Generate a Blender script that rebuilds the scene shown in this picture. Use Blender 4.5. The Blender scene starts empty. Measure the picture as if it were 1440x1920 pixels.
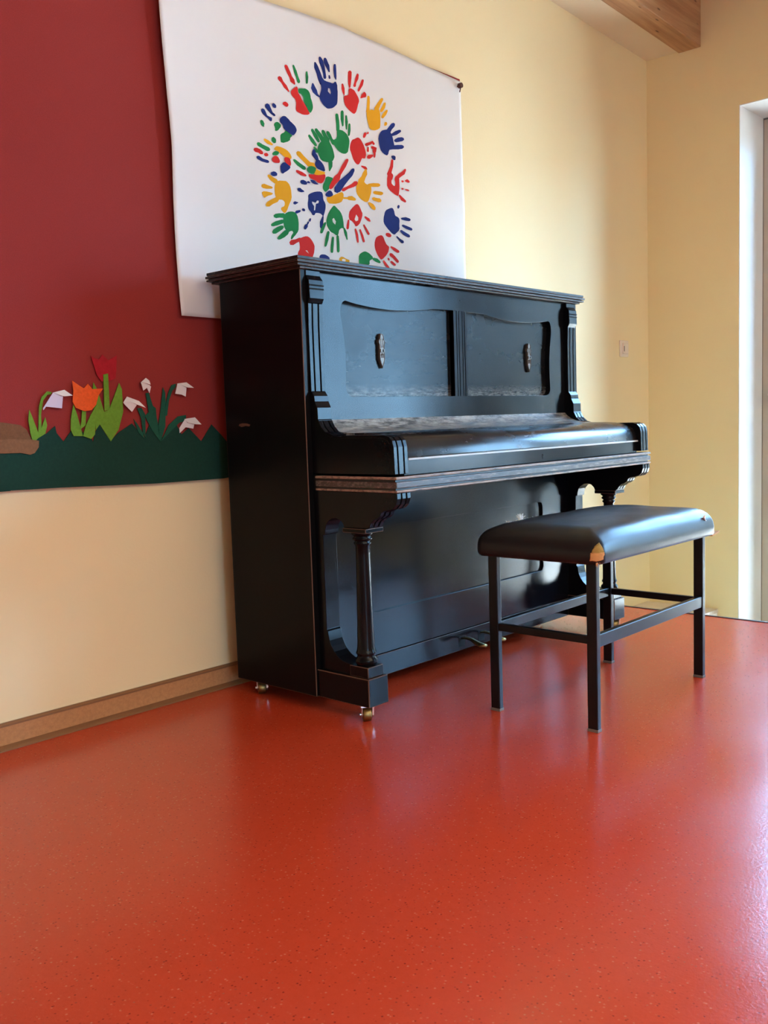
import bpy, bmesh, math, random
from mathutils import Vector, Matrix, noise
from mathutils.geometry import tessellate_polygon

sc = bpy.context.scene
COL = sc.collection
random.seed(7)

# ------------------------------------------------------------------ camera
cam_data = bpy.data.cameras.new('camera')
cam = bpy.data.objects.new('camera', cam_data)
COL.objects.link(cam)
cam_data.sensor_fit = 'VERTICAL'
cam_data.sensor_height = 36.0
cam_data.lens = 1792.85 * 36.0 / 1920.0
cam_data.clip_start = 0.02
cam_data.clip_end = 200
YAW, PITCH, ROLL = math.radians(-47.751), math.radians(-5.472), math.radians(-1.893)
fw = Vector((-math.sin(YAW) * math.cos(PITCH), math.cos(YAW) * math.cos(PITCH), math.sin(PITCH)))
rt = Vector((math.cos(YAW), math.sin(YAW), 0))
up = rt.cross(fw)
r2 = math.cos(ROLL) * rt + math.sin(ROLL) * up
u2 = -math.sin(ROLL) * rt + math.cos(ROLL) * up
cam.matrix_world = Matrix(((r2.x, u2.x, -fw.x, -1.8514), (r2.y, u2.y, -fw.y, -2.3216), (r2.z, u2.z, -fw.z, 0.8329), (0, 0, 0, 1)))
sc.camera = cam

# ------------------------------------------------------------------ render look
sc.view_settings.view_transform = 'Standard'
sc.view_settings.look = 'None'
sc.view_settings.exposure = 3.36
sc.view_settings.gamma = 1.0
sc.view_settings.use_curve_mapping = False
sc.cycles.use_denoising = True
sc.cycles.use_adaptive_sampling = False
sc.cycles.max_bounces = 10
sc.cycles.diffuse_bounces = 6
sc.cycles.glossy_bounces = 5
sc.cycles.transparent_max_bounces = 12
sc.cycles.sample_clamp_indirect = 8.0
sc.cycles.caustics_reflective = False
sc.cycles.caustics_refractive = False

# ------------------------------------------------------------------ daylight
world = bpy.data.worlds.new('daylight')
sc.world = world
world.use_nodes = True
wn, wl = world.node_tree.nodes, world.node_tree.links
wn.clear()
wo = wn.new('ShaderNodeOutputWorld')
wb = wn.new('ShaderNodeBackground')
wc = wn.new('ShaderNodeTexCoord')
ws = wn.new('ShaderNodeSeparateXYZ')
wr = wn.new('ShaderNodeValToRGB')
wr.color_ramp.elements[0].position = 0.0
wr.color_ramp.elements[0].color = (.33, .64, 1.0, 1)
wr.color_ramp.elements[1].position = 0.45
wr.color_ramp.elements[1].color = (.28, .56, 1.0, 1)
wl.new(wc.outputs['Generated'], ws.inputs[0])
wl.new(ws.outputs['Z'], wr.inputs[0])
wl.new(wr.outputs[0], wb.inputs['Color'])
wb.inputs['Strength'].default_value = 4.6
wl.new(wb.outputs[0], wo.inputs[0])

sun_d = bpy.data.lights.new('sun', 'SUN')
sun_d.energy = 14.0
sun_d.angle = math.radians(1)
sun_d.color = (1.0, 0.95, 0.86)
sun = bpy.data.objects.new('sun', sun_d)
COL.objects.link(sun)
sun.rotation_euler = Vector((-0.12, 0.62, -0.78)).to_track_quat('-Z', 'Y').to_euler()   # runs along the window wall, never into the room


def portal(name, loc, sx, sy, direction):
    d = bpy.data.lights.new(name, 'AREA')
    d.shape = 'RECTANGLE'
    d.size, d.size_y = sx, sy
    d.cycles.is_portal = True
    o = bpy.data.objects.new(name, d)
    COL.objects.link(o)
    o.location = loc
    z = -Vector(direction)
    x = Vector((0, 1, 0)) if abs(z.x) > .5 else Vector((1, 0, 0))
    y = z.cross(x)
    o.rotation_euler = Matrix((x, y, z)).transposed().to_euler()
    return o


# ------------------------------------------------------------------ materials
def new_mat(name):
    m = bpy.data.materials.new(name)
    m.use_nodes = True
    nt = m.node_tree
    nt.nodes.clear()
    out = nt.nodes.new('ShaderNodeOutputMaterial')
    b = nt.nodes.new('ShaderNodeBsdfPrincipled')
    nt.links.new(b.outputs[0], out.inputs[0])
    return m, nt, b


def coords(nt, scale=(1, 1, 1)):
    tc = nt.nodes.new('ShaderNodeTexCoord')
    mp = nt.nodes.new('ShaderNodeMapping')
    mp.inputs['Scale'].default_value = scale
    nt.links.new(tc.outputs['Object'], mp.inputs[0])
    return mp.outputs[0]


def noise_tex(nt, vec, scale, detail=4, rough=.55):
    n = nt.nodes.new('ShaderNodeTexNoise')
    n.inputs['Scale'].default_value = scale
    n.inputs['Detail'].default_value = detail
    n.inputs['Roughness'].default_value = rough
    nt.links.new(vec, n.inputs['Vector'])
    return n.outputs['Fac']


def ramp(nt, fac, stops):
    r = nt.nodes.new('ShaderNodeValToRGB')
    e = r.color_ramp.elements
    while len(e) < len(stops):
        e.new(.5)
    for el, (p, c) in zip(e, stops):
        el.position = p
        el.color = (c, c, c, 1) if isinstance(c, (int, float)) else (*c, 1)
    nt.links.new(fac, r.inputs[0])
    return r.outputs[0]


def mix(nt, fac, a, b):
    m = nt.nodes.new('ShaderNodeMix')
    m.data_type = 'RGBA'
    for sock, v in ((m.inputs[0], fac), (m.inputs[6], a), (m.inputs[7], b)):
        if hasattr(v, 'node'):
            nt.links.new(v, sock)
        elif isinstance(v, (int, float)):
            sock.default_value = v
        else:
            sock.default_value = (*v, 1)
    return m.outputs[2]


def bump(nt, b, h, strength, dist=.002):
    n = nt.nodes.new('ShaderNodeBump')
    n.inputs['Strength'].default_value = strength
    n.inputs['Distance'].default_value = dist
    nt.links.new(h, n.inputs['Height'])
    nt.links.new(n.outputs[0], b.inputs['Normal'])


def plain(name, col, rough=.5, metal=0.0, bmp=0, bscale=200, var=0.0):
    m, nt, b = new_mat(name)
    b.inputs['Base Color'].default_value = (*col, 1)
    b.inputs['Roughness'].default_value = rough
    b.inputs['Metallic'].default_value = metal
    v = coords(nt)
    if var:
        f = noise_tex(nt, v, 9, 5)
        nt.links.new(mix(nt, f, tuple(c * (1 - var) for c in col), tuple(min(1, c * (1 + var)) for c in col)), b.inputs['Base Color'])
    if bmp:
        bump(nt, b, noise_tex(nt, v, bscale, 3), bmp)
    return m


def plaster(name, col):
    m, nt, b = new_mat(name)
    v = coords(nt)
    f = noise_tex(nt, v, 1.3, 3)
    nt.links.new(mix(nt, f, tuple(c * .96 for c in col), tuple(min(1, c * 1.03) for c in col)), b.inputs['Base Color'])
    b.inputs['Roughness'].default_value = .75
    b.inputs['Specular IOR Level'].default_value = .25
    bump(nt, b, noise_tex(nt, v, 130, 4), .25, .002)
    return m


def floor_mat():
    m, nt, b = new_mat('red_linoleum')
    v = coords(nt)
    vo = nt.nodes.new('ShaderNodeTexVoronoi')
    vo.inputs['Scale'].default_value = 165
    nt.links.new(v, vo.inputs['Vector'])
    sep = nt.nodes.new('ShaderNodeSeparateColor')
    nt.links.new(vo.outputs['Color'], sep.inputs[0])
    small = ramp(nt, vo.outputs['Distance'], [(.10, 1.0), (.42, 0.0)])
    light = ramp(nt, sep.outputs[0], [(.80, 0.0), (.97, 1.0)])
    dark = ramp(nt, sep.outputs[1], [(.74, 0.0), (.93, 1.0)])
    mu = nt.nodes.new('ShaderNodeMath'); mu.operation = 'MULTIPLY'
    nt.links.new(small, mu.inputs[0]); nt.links.new(light, mu.inputs[1])
    md = nt.nodes.new('ShaderNodeMath'); md.operation = 'MULTIPLY'
    nt.links.new(small, md.inputs[0]); nt.links.new(dark, md.inputs[1])
    fine = noise_tex(nt, v, 60, 5, .7)
    base = mix(nt, fine, (.47, .043, .014), (.54, .055, .020))
    c1 = mix(nt, md.outputs[0], base, (.20, .018, .010))
    c2 = mix(nt, mu.outputs[0], c1, (.55, .14, .07))
    nt.links.new(c2, b.inputs['Base Color'])
    b.inputs['Roughness'].default_value = .22
    rr = ramp(nt, noise_tex(nt, v, 2.2, 4), [(.3, .17), (.7, .27)])
    nt.links.new(rr, b.inputs['Roughness'])
    b.inputs['Specular IOR Level'].default_value = .5
    bump(nt, b, noise_tex(nt, v, 170, 2), .16, .0015)
    return m


def ebony(name, base=(.011, .011, .012), rough=(.2, .34), scuff=0.0, scuff_col=(.16, .14, .12), scuff_scale=(5, 30, 30), grain=.012, spec=.5):
    """aged black piano lacquer: uneven gloss, faint grain, optional scuffs down to the grey wood"""
    m, nt, b = new_mat(name)
    v = coords(nt)
    f = noise_tex(nt, v, 3.0, 6, .6)
    nt.links.new(ramp(nt, f, [(.35, rough[0]), (.68, rough[1])]), b.inputs['Roughness'])
    b.inputs['Specular IOR Level'].default_value = spec
    v2 = coords(nt, (3, 60, 60))
    g = noise_tex(nt, v2, 3, 5, .6)
    c = mix(nt, g, tuple(x * .85 for x in base), tuple(x * 1.15 for x in base))
    if scuff:
        v3 = coords(nt, scuff_scale)
        s = noise_tex(nt, v3, 2.2, 8, .72)
        k = ramp(nt, s, [(.62 - scuff * .3, 0.0), (.74 - scuff * .2, 1.0)])
        c = mix(nt, k, c, scuff_col)
        nt.links.new(mix(nt, k, ramp(nt, f, [(.35, rough[0]), (.68, rough[1])]), (.6, .6, .6)), b.inputs['Roughness'])
    nt.links.new(c, b.inputs['Base Color'])
    if grain > .02:
        bump(nt, b, g, grain, .001)
    return m


def dusty_field():
    m = ebony('scuffed_panel_lacquer', (.005, .006, .008), (.22, .30), .0, spec=.15)
    nt = m.node_tree
    b = [n for n in nt.nodes if n.type == 'BSDF_PRINCIPLED'][0]
    old = b.inputs['Base Color'].links[0].from_socket
    v = coords(nt)
    sp = nt.nodes.new('ShaderNodeSeparateXYZ')
    nt.links.new(v, sp.inputs[0])
    band = nt.nodes.new('ShaderNodeMapRange')
    band.inputs['From Min'].default_value = .945
    band.inputs['From Max'].default_value = .906
    nt.links.new(sp.outputs['Z'], band.inputs['Value'])
    s = ramp(nt, noise_tex(nt, coords(nt, (14, 14, 60)), 2.2, 8, .75), [(.42, 0.0), (.66, 1.0)])
    mu = nt.nodes.new('ShaderNodeMath'); mu.operation = 'MULTIPLY'
    nt.links.new(band.outputs[0], mu.inputs[0]); nt.links.new(s, mu.inputs[1])
    wornv = ramp(nt, noise_tex(nt, coords(nt, (3, 3, 9)), 2.0, 7, .7), [(.40, 0.0), (.85, 1.0)])
    c = mix(nt, wornv, old, (.014, .0135, .013))
    nt.links.new(mix(nt, mu.outputs[0], c, (.24, .23, .21)), b.inputs['Base Color'])
    return m


def wood(name, a, c, rough=.55, scale=(2, 30, 30)):
    m, nt, b = new_mat(name)
    v = coords(nt, scale)
    f = noise_tex(nt, v, 2.2, 6, .6)
    nt.links.new(ramp(nt, f, [(.3, a), (.7, c)]), b.inputs['Base Color'])
    b.inputs['Roughness'].default_value = rough
    bump(nt, b, f, .1, .001)
    return m


def beam_wood():
    m, nt, b = new_mat('pine_beam')
    v = coords(nt, (1.2, 22, 22))
    f = noise_tex(nt, v, 2.2, 6, .6)
    c = ramp(nt, f, [(.3, (.36, .19, .09)), (.7, (.56, .34, .18))])
    v2 = coords(nt, (7, 26, 26))
    vo = nt.nodes.new('ShaderNodeTexVoronoi')
    vo.inputs['Scale'].default_value = 1.0
    nt.links.new(v2, vo.inputs['Vector'])
    k = ramp(nt, vo.outputs['Distance'], [(.06, 1.0), (.16, 0.0)])
    nt.links.new(mix(nt, k, c, (.12, .05, .02)), b.inputs['Base Color'])
    b.inputs['Roughness'].default_value = .6
    return m


def glass_mat():
    m = bpy.data.materials.new('window_glass')
    m.use_nodes = True
    nt = m.node_tree
    nt.nodes.clear()
    out = nt.nodes.new('ShaderNodeOutputMaterial')
    t = nt.nodes.new('ShaderNodeBsdfTransparent')
    t.inputs[0].default_value = (.93, .96, .95, 1)
    g = nt.nodes.new('ShaderNodeBsdfGlossy')
    g.inputs['Roughness'].default_value = .01
    mx = nt.nodes.new('ShaderNodeMixShader')
    fr = nt.nodes.new('ShaderNodeFresnel')
    fr.inputs[0].default_value = 1.3
    nt.links.new(fr.outputs[0], mx.inputs[0])
    nt.links.new(t.outputs[0], mx.inputs[1])
    nt.links.new(g.outputs[0], mx.inputs[2])
    nt.links.new(mx.outputs[0], out.inputs[0])
    return m


def felt(name, col, scale=260):
    m, nt, b = new_mat(name)
    v = coords(nt)
    f = noise_tex(nt, v, scale, 3, .7)
    nt.links.new(mix(nt, f, tuple(c * .72 for c in col), tuple(min(1, c * 1.3) for c in col)), b.inputs['Base Color'])
    b.inputs['Roughness'].default_value = .85
    b.inputs['Specular IOR Level'].default_value = .2
    bump(nt, b, f, .3, .001)
    return m


def leather():
    m, nt, b = new_mat('black_leather')
    v = coords(nt)
    vo = nt.nodes.new('ShaderNodeTexVoronoi')
    vo.inputs['Scale'].default_value = 260
    nt.links.new(v, vo.inputs['Vector'])
    n = noise_tex(nt, v, 7, 4)
    nt.links.new(mix(nt, n, (.010, .0095, .010), (.018, .017, .017)), b.inputs['Base Color'])
    nt.links.new(ramp(nt, n, [(.3, .30), (.7, .42)]), b.inputs['Roughness'])
    b.inputs['Specular IOR Level'].default_value = .30
    bump(nt, b, vo.outputs['Distance'], .08, .0006)
    return m


M = {}
M['wall'] = plaster('cream_plaster', (.84, .72, .44))
M['ceil'] = plaster('ceiling_plaster', (.80, .72, .56))
M['pineceil'] = wood('pine_ceiling_boards', (.42, .28, .17), (.52, .37, .23))
M['reveal'] = plaster('white_reveal_paint', (.86, .88, .86))
M['floor'] = floor_mat()
M['lowfloor'] = plain('hall_floor', (.44, .32, .21), .4, var=.1)
M['edge'] = plain('stage_edge_metal', (.10, .09, .09), .4, .6)
M['edge2'] = plain('grey_nosing', (.30, .29, .29), .45)
M['base'] = felt('cork_brown_baseboard', (.46, .235, .105), 90)
M['base_d'] = plain('baseboard_edge_brown', (.24, .115, .05), .5)
M['board'] = felt('burgundy_pinboard_cloth', (.27, .030, .026), 420)
M['paper'] = plain('white_paper', (.72, .715, .71), .65, bmp=.1, bscale=14)
M['green_d'] = felt('dark_green_card', (.009, .045, .030), 120)
M['green_m'] = felt('bottle_green_card', (.012, .085, .050), 120)
M['green_l'] = felt('leaf_green_card', (.14, .30, .030), 120)
M['brown_c'] = felt('brown_card', (.21, .105, .050), 120)
M['brown_c2'] = felt('dark_brown_card', (.17, .080, .036), 120)
M['red_c'] = felt('crimson_card', (.36, .012, .022), 120)
M['orange_c'] = felt('orange_card', (.72, .10, .018), 120)
M['white_c'] = plain('white_folded_paper', (.74, .70, .70), .6)
M['lilac_c'] = plain('lilac_paper', (.62, .56, .68), .6)
M['pr'] = plain('red_paint', (.58, .024, .022), .75, var=.18)
M['pg'] = plain('green_paint', (.014, .215, .062), .75, var=.3)
M['pb'] = plain('blue_paint', (.012, .028, .17), .75, var=.3)
M['py'] = plain('yellow_paint', (.74, .36, .012), .75, var=.12)
for q in ('pr', 'pg', 'pb', 'py'):
    [n for n in M[q].node_tree.nodes if n.type == 'BSDF_PRINCIPLED'][0].inputs['Specular IOR Level'].default_value = .15
M['pin'] = plain('dark_pin', (.05, .012, .012), .4)
M['ebony'] = ebony('black_piano_lacquer', (.005, .005, .006), (.18, .26), spec=.15)
M['side'] = ebony('black_side_lacquer', (.0045, .0042, .0045), (.30, .36), spec=.10)
M['front'] = ebony('bluish_black_front_lacquer', (.005, .0055, .007), (.17, .24), spec=.155)
M['field'] = dusty_field()
M['low'] = ebony('polished_lower_lacquer', (.004, .005, .008), (.16, .20), spec=.22)
M['flap'] = ebony('fallboard_lacquer', (.012, .0115, .012), (.2, .32), .08, (.20, .13, .085), (3, 14, 10))
M['rear'] = ebony('worn_fallboard_rear', (.055, .05, .044), (.3, .5), .75, (.40, .375, .33), (9, 26, 20))
M['lidm'] = ebony('worn_lid_lacquer', (.008, .0075, .0075), (.24, .40), .24, (.13, .105, .08), (8, 40, 40), spec=.2)
M['mould'] = ebony('worn_keybed_moulding', (.075, .05, .036), (.32, .55), .85, (.34, .235, .175), (9, 30, 60))
M['mould_d'] = ebony('dark_moulding_groove', (.012, .009, .008), (.35, .5))
M['mould_m'] = ebony('grey_worn_moulding', (.05, .036, .030), (.3, .5), .45, (.22, .17, .15), (10, 30, 60))
M['wear'] = plain('bare_edge_wood', (.11, .055, .032), .55)
M['lath'] = plain('pale_lath', (.46, .43, .40), .35)
M['brass'] = plain('old_brass', (.30, .21, .08), .42, 1.0)
M['bronze'] = plain('bronzed_fitting', (.15, .125, .105), .46, .7)
M['steel'] = plain('bright_steel', (.80, .81, .82), .3, 1.0)
M['hole'] = plain('dark_hole', (.002, .002, .002), .9)
M['leather'] = leather()
M['tube'] = plain('black_steel_tube', (.004, .004, .005), .34)
[n for n in M['tube'].node_tree.nodes if n.type == 'BSDF_PRINCIPLED'][0].inputs['Specular IOR Level'].default_value = .30
M['foot'] = plain('grey_plastic_foot', (.17, .14, .12), .6)
M['foam'] = plain('yellowed_foam', (.36, .235, .06), .9, bmp=.5, bscale=300)
M['chip'] = plain('raw_chipboard', (.56, .29, .10), .75, bmp=.3, bscale=240, var=.2)
M['fluff'] = plain('grey_stuffing', (.85, .85, .82), .9)
M['switch'] = plain('ivory_switch_plastic', (.78, .70, .60), .35)
M['beam'] = beam_wood()
M['frame'] = plain('grey_beige_frame', (.52, .46, .38), .45)
M['gasket'] = plain('dark_gasket', (.16, .14, .12), .6)
M['handle'] = plain('pale_handle_plate', (.76, .75, .70), .35)
M['glass'] = glass_mat()
M['whitewood'] = wood('white_painted_planks', (.62, .55, .46), (.76, .70, .62), .5, (30, 2, 30))
M['white'] = plain('white_lacquer', (.82, .82, .80), .45)
m, nt, b = new_mat('added_fill_glow')  # glow of the added fill panels under the ceiling
b.inputs['Emission Color'].default_value = (1.0, .86, .66, 1)
b.inputs['Emission Strength'].default_value = 1.9
M['fill_glow'] = m
M['panelwall'] = wood('pine_wall_panelling', (.36, .26, .16), (.46, .34, .22))
M['render'] = plain('grey_blocker_render', (.22, .20, .17), .9, var=.1)
M['paving'] = plain('pale_paving', (.44, .43, .40), .8, var=.12)


# ------------------------------------------------------------------ builders
WORLD = {}


def link(o, parent=None):
    COL.objects.link(o)
    if parent is not None:
        o.parent = parent
        loc = Vector(WORLD.get(parent.name, (0, 0, 0)))
        o.matrix_parent_inverse = Matrix.Translation(-loc)
    return o


def mesh_obj(name, bm, mat, parent=None, bevel=0.0, seg=2, smooth=False, wear=None, angle=30):
    bmesh.ops.recalc_face_normals(bm, faces=bm.faces)
    me = bpy.data.meshes.new(name)
    bm.to_mesh(me)
    bm.free()
    me.materials.append(mat)
    if wear:
        me.materials.append(wear)
    o = bpy.data.objects.new(name, me)
    if smooth:
        for p in me.polygons:
            p.use_smooth = True
    if bevel:
        b = o.modifiers.new('bevel', 'BEVEL')
        b.width = bevel
        b.segments = seg
        b.limit_method = 'ANGLE'
        b.angle_limit = math.radians(angle)
        if wear:
            b.material = 1
    return link(o, parent)


def root(name, loc, label, cat, group=None):
    o = bpy.data.objects.new(name, None)
    o.empty_display_size = .1
    COL.objects.link(o)
    o.location = loc
    WORLD[o.name] = loc
    o['label'] = label
    o['category'] = cat
    if group:
        o['group'] = group
    return o


def struct(o, kind='structure'):
    o['kind'] = kind
    return o


def b_box(bm, x0, x1, y0, y1, z0, z1):
    v = [bm.verts.new(p) for p in ((x0, y0, z0), (x1, y0, z0), (x1, y1, z0), (x0, y1, z0), (x0, y0, z1), (x1, y0, z1), (x1, y1, z1), (x0, y1, z1))]
    for f in ((0, 3, 2, 1), (4, 5, 6, 7), (0, 1, 5, 4), (1, 2, 6, 5), (2, 3, 7, 6), (3, 0, 4, 7)):
        bm.faces.new([v[i] for i in f])
    return v


def box(name, x0, x1, y0, y1, z0, z1, mat, parent=None, bevel=0.0, **k):
    bm = bmesh.new()
    b_box(bm, x0, x1, y0, y1, z0, z1)
    return mesh_obj(name, bm, mat, parent, bevel, **k)


def b_prism(bm, outline, axis, a, b, hole=None):
    """extrude a 2-D outline along an axis: 'x' outline=(y,z), 'y' outline=(x,z), 'z' outline=(x,y)"""
    def P(p, t):
        if axis == 'x':
            return (t, p[0], p[1])
        if axis == 'y':
            return (p[0], t, p[1])
        return (p[0], p[1], t)
    loops = [outline] + ([hole] if hole else [])
    tris = tessellate_polygon([[Vector((p[0], p[1], 0)) for p in l] for l in loops])
    flat = [p for l in loops for p in l]
    lo = [bm.verts.new(P(p, a)) for p in flat]
    hi = [bm.verts.new(P(p, b)) for p in flat]
    if not hole and len(outline) <= 60:
        try:
            bm.faces.new(lo)
            bm.faces.new(hi[::-1])
        except ValueError:
            pass
    else:
        for t in tris:
            try:
                bm.faces.new([lo[i] for i in t])
                bm.faces.new([hi[i] for i in reversed(t)])
            except ValueError:
                pass
    s = 0
    for l in loops:
        n = len(l)
        for i in range(n):
            j = (i + 1) % n
            try:
                bm.faces.new((lo[s + i], lo[s + j], hi[s + j], hi[s + i]))
            except ValueError:
                pass
        s += n


def prism(name, outline, axis, a, b, mat, parent=None, bevel=0.0, hole=None, **k):
    bm = bmesh.new()
    b_prism(bm, outline, axis, a, b, hole)
    return mesh_obj(name, bm, mat, parent, bevel, **k)


def b_lathe(bm, prof, cx, cy, n=28):
    rings = []
    for r, z in prof:
        rings.append([bm.verts.new((cx + r * math.cos(2 * math.pi * i / n), cy + r * math.sin(2 * math.pi * i / n), z)) for i in range(n)])
    for a, b in zip(rings, rings[1:]):
        for i in range(n):
            bm.faces.new((a[i], a[(i + 1) % n], b[(i + 1) % n], b[i]))
    bm.faces.new(rings[0][::-1])
    bm.faces.new(rings[-1])


def b_tube(bm, pts, r, n=10):
    """tube along points; r number or list"""
    pts = [Vector(p) for p in pts]
    rings = []
    prev = None
    for i, p in enumerate(pts):
        t = (pts[min(i + 1, len(pts) - 1)] - pts[max(0, i - 1)]).normalized()
        if prev is None:
            s = t.cross(Vector((0, 0, 1)))
            if s.length < .1:
                s = t.cross(Vector((0, 1, 0)))
        else:
            s = prev - t * prev.dot(t)
        s.normalize()
        prev = s
        w = t.cross(s)
        rr = r[i] if isinstance(r, (list, tuple)) else r
        rings.append([bm.verts.new(p + (s * math.cos(2 * math.pi * k / n) + w * math.sin(2 * math.pi * k / n)) * rr) for k in range(n)])
    for a, b in zip(rings, rings[1:]):
        for k in range(n):
            bm.faces.new((a[k], a[(k + 1) % n], b[(k + 1) % n], b[k]))
    bm.faces.new(rings[0][::-1])
    bm.faces.new(rings[-1])


def b_cyl(bm, c, axis, r, h, n=24):
    axis = Vector(axis).normalized()
    c = Vector(c)
    b_tube(bm, [c - axis * h / 2, c + axis * h / 2], r, n)


def poly_list(s):
    return [tuple(int(v) / 1000 for v in p.split(',')) for p in s.split()]


# ------------------------------------------------------------------ the room
XW, YW = 2.97, 0.10          # right wall and back wall
XL, YF, ZLOW = -4.2, -8.0, -0.55
STX = 1.845                  # stage edge
ZC = 2.90
# back wall
struct(box('wall_back', XL - .2, XW + .35, YW, YW + .25, ZLOW, 3.2, M['wall']))
struct(box('wall_left', XL - .2, XL, YF, YW, ZLOW, 3.2, M['panelwall']))
FX0, FX1, FZ0, FZ1 = -3.9, -2.9, .4, 2.2  # opening for the added fill window
bm = bmesh.new()
b_box(bm, XL - .2, FX0, YF - .2, YF, ZLOW, 3.2)
b_box(bm, FX1, XW + .35, YF - .2, YF, ZLOW, 3.2)
b_box(bm, FX0, FX1, YF - .2, YF, ZLOW, FZ0)
b_box(bm, FX0, FX1, YF - .2, YF, FZ1, 3.2)
struct(mesh_obj('wall_front', bm, M['panelwall']))
# right wall with the tall door opening and the window openings
DOOR = (-2.02, -0.39, ZLOW, 2.32)
WINS = [(-4.30, -2.40, .30, 2.32), (-7.8, -4.7, .1, 2.7)]
bm = bmesh.new()
ops = sorted([DOOR] + WINS, key=lambda o: -o[1])
y = YW
for (ya, yb, za, zb) in ops:
    b_box(bm, XW, XW + .32, yb, y, ZLOW, 3.2)
    b_box(bm, XW, XW + .32, ya, yb, zb, 3.2)
    if za > ZLOW:
        b_box(bm, XW, XW + .32, ya, yb, ZLOW, za)
    y = ya
b_box(bm, XW, XW + .32, YF, y, ZLOW, 3.2)
wall_r = struct(mesh_obj('wall_right', bm, M['wall']))
# white painted reveals of the door and the windows
for (ya, yb, za, zb) in ops:
    bm = bmesh.new()
    t = .004
    b_box(bm, XW + .002, XW + .32, yb - t, yb, za, zb)
    b_box(bm, XW + .002, XW + .32, ya, ya + t, za, zb)
    b_box(bm, XW + .002, XW + .32, ya + t, yb - t, zb - t, zb)
    if za > ZLOW:
        b_box(bm, XW - .02, XW + .32, ya + t, yb - t, za - .001, za + .02)
    mesh_obj('reveal', bm, M['reveal'], wall_r)
struct(box('ceiling', XL - .2, XW + .35, YF - .2, -.08, ZC, ZC + .1, M['pineceil']))
ceil_o = bpy.data.objects['ceiling']
for lx in (-2.9, -1.2, .6):  # unseen warm panels added as fill light for walls and floor
    for ly in (-4.3, -6.4):
        box('fill_light_panel', lx - .75, lx + .75, ly - .2, ly + .2, ZC - .035, ZC - .02, M['fill_glow'], ceil_o)
        box('fill_light_housing', lx - .78, lx + .78, ly - .23, ly + .23, ZC - .02, ZC, M['white'], ceil_o)
# low plastered strip of ceiling along the back wall, with the pine beam beside it
bm = bmesh.new()
TILT = .040
zz = lambda x, z: z + (XW - x) * TILT


def b_slant(bm, x0, x1, y0, y1, z0, z1):
    v = b_box(bm, x0, x1, y0, y1, 0, 1)
    for k, p in enumerate(v):
        p.co.z = zz(p.co.x, z0 if k < 4 else z1)


b_slant(bm, XL, XW, -.080, YW, 2.655, 3.0)
struct(mesh_obj('ceiling_strip', bm, M['ceil']))
bm = bmesh.new()
b_slant(bm, XL, XW, -.196, -.078, 2.646, 2.93)
struct(mesh_obj('trim_1', bm, M['beam'], bevel=.004))
bpy.data.objects['trim_1']['label'] = 'pine ceiling beam running along the back wall'
# stage floor and hall floor
stage = struct(box('floor', XL, STX, -4.5, YW, -.04, 0, M['floor']))
struct(box('wall_stage_riser', XL, STX - .03, -4.47, YW, ZLOW, -.04, M['wall']))
bm = bmesh.new()
b_box(bm, STX, STX + .012, -4.5, YW, -.04, .003)
struct(mesh_obj('trim_2', bm, M['edge'], bevel=.001))
bm = bmesh.new()
b_box(bm, STX + .012, STX + .040, -4.5, YW, -.05, -.004)
struct(mesh_obj('trim_3', bm, M['edge2'], bevel=.002))
struct(box('floor_hall', XL, XW + .33, YF, YW, ZLOW - .1, ZLOW, M['lowfloor']))
# baseboard of the back wall with its little foot
bb = struct(box('baseboard_back', XL, STX, YW - .010, YW, .004, .066, M['base']))
prism('top_bead', [(YW - .012, .060), (YW - .012, .064), (YW - .006, .069), (YW, .069), (YW, .060)], 'x', XL, STX, M['base_d'], bb)
prism('foot_strip', [(YW, 0), (YW - .030, 0), (YW - .030, .003), (YW - .022, .007), (YW - .010, .011), (YW, .011)], 'x', XL, STX, M['base_d'], bb)

# door with its frame at the right edge of the picture, and the windows of the same wall
XG = XW + .31


def glazed(name, ya, yb, za, zb, mull, rails, solid=None):
    fr = bmesh.new()
    w = .07
    b_box(fr, XG, XG + .06, yb - w, yb, za, zb)
    b_box(fr, XG, XG + .06, ya, ya + w, za, zb)
    b_box(fr, XG, XG + .06, ya + w, yb - w, zb - w, zb)
    b_box(fr, XG, XG + .06, ya + w, yb - w, za, za + w)
    o = struct(mesh_obj(name, fr, M['frame'], bevel=.003))
    g = bmesh.new()
    b_box(g, XG - .004, XG + .002, yb - .006, yb - .001, za, zb)
    b_box(g, XG - .004, XG + .002, ya, yb, zb - .012, zb - .001)
    mesh_obj('gasket', g, M['gasket'], o)
    ys = [ya + w] + mull + [yb - w]
    for y0, y1 in zip(ys, ys[1:]):
        lw = .06
        s = bmesh.new()
        b_box(s, XG + .010, XG + .055, y0 + .004, y0 + lw, za + w, zb - w)
        b_box(s, XG + .010, XG + .055, y1 - lw, y1 - .004, za + w, zb - w)
        b_box(s, XG + .010, XG + .055, y0 + lw, y1 - lw, zb - w - lw, zb - w)
        b_box(s, XG + .010, XG + .055, y0 + lw, y1 - lw, za + w, za + w + lw * 1.6)
        for rz in rails:
            b_box(s, XG + .010, XG + .055, y0 + lw, y1 - lw, rz - .03, rz + .03)
        sash = mesh_obj('sash', s, M['frame'], o, bevel=.003)
        box('pane', XG + .030, XG + .034, y0 + lw, y1 - lw, za + w, zb - w, M['glass'], sash)
    return o


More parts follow.
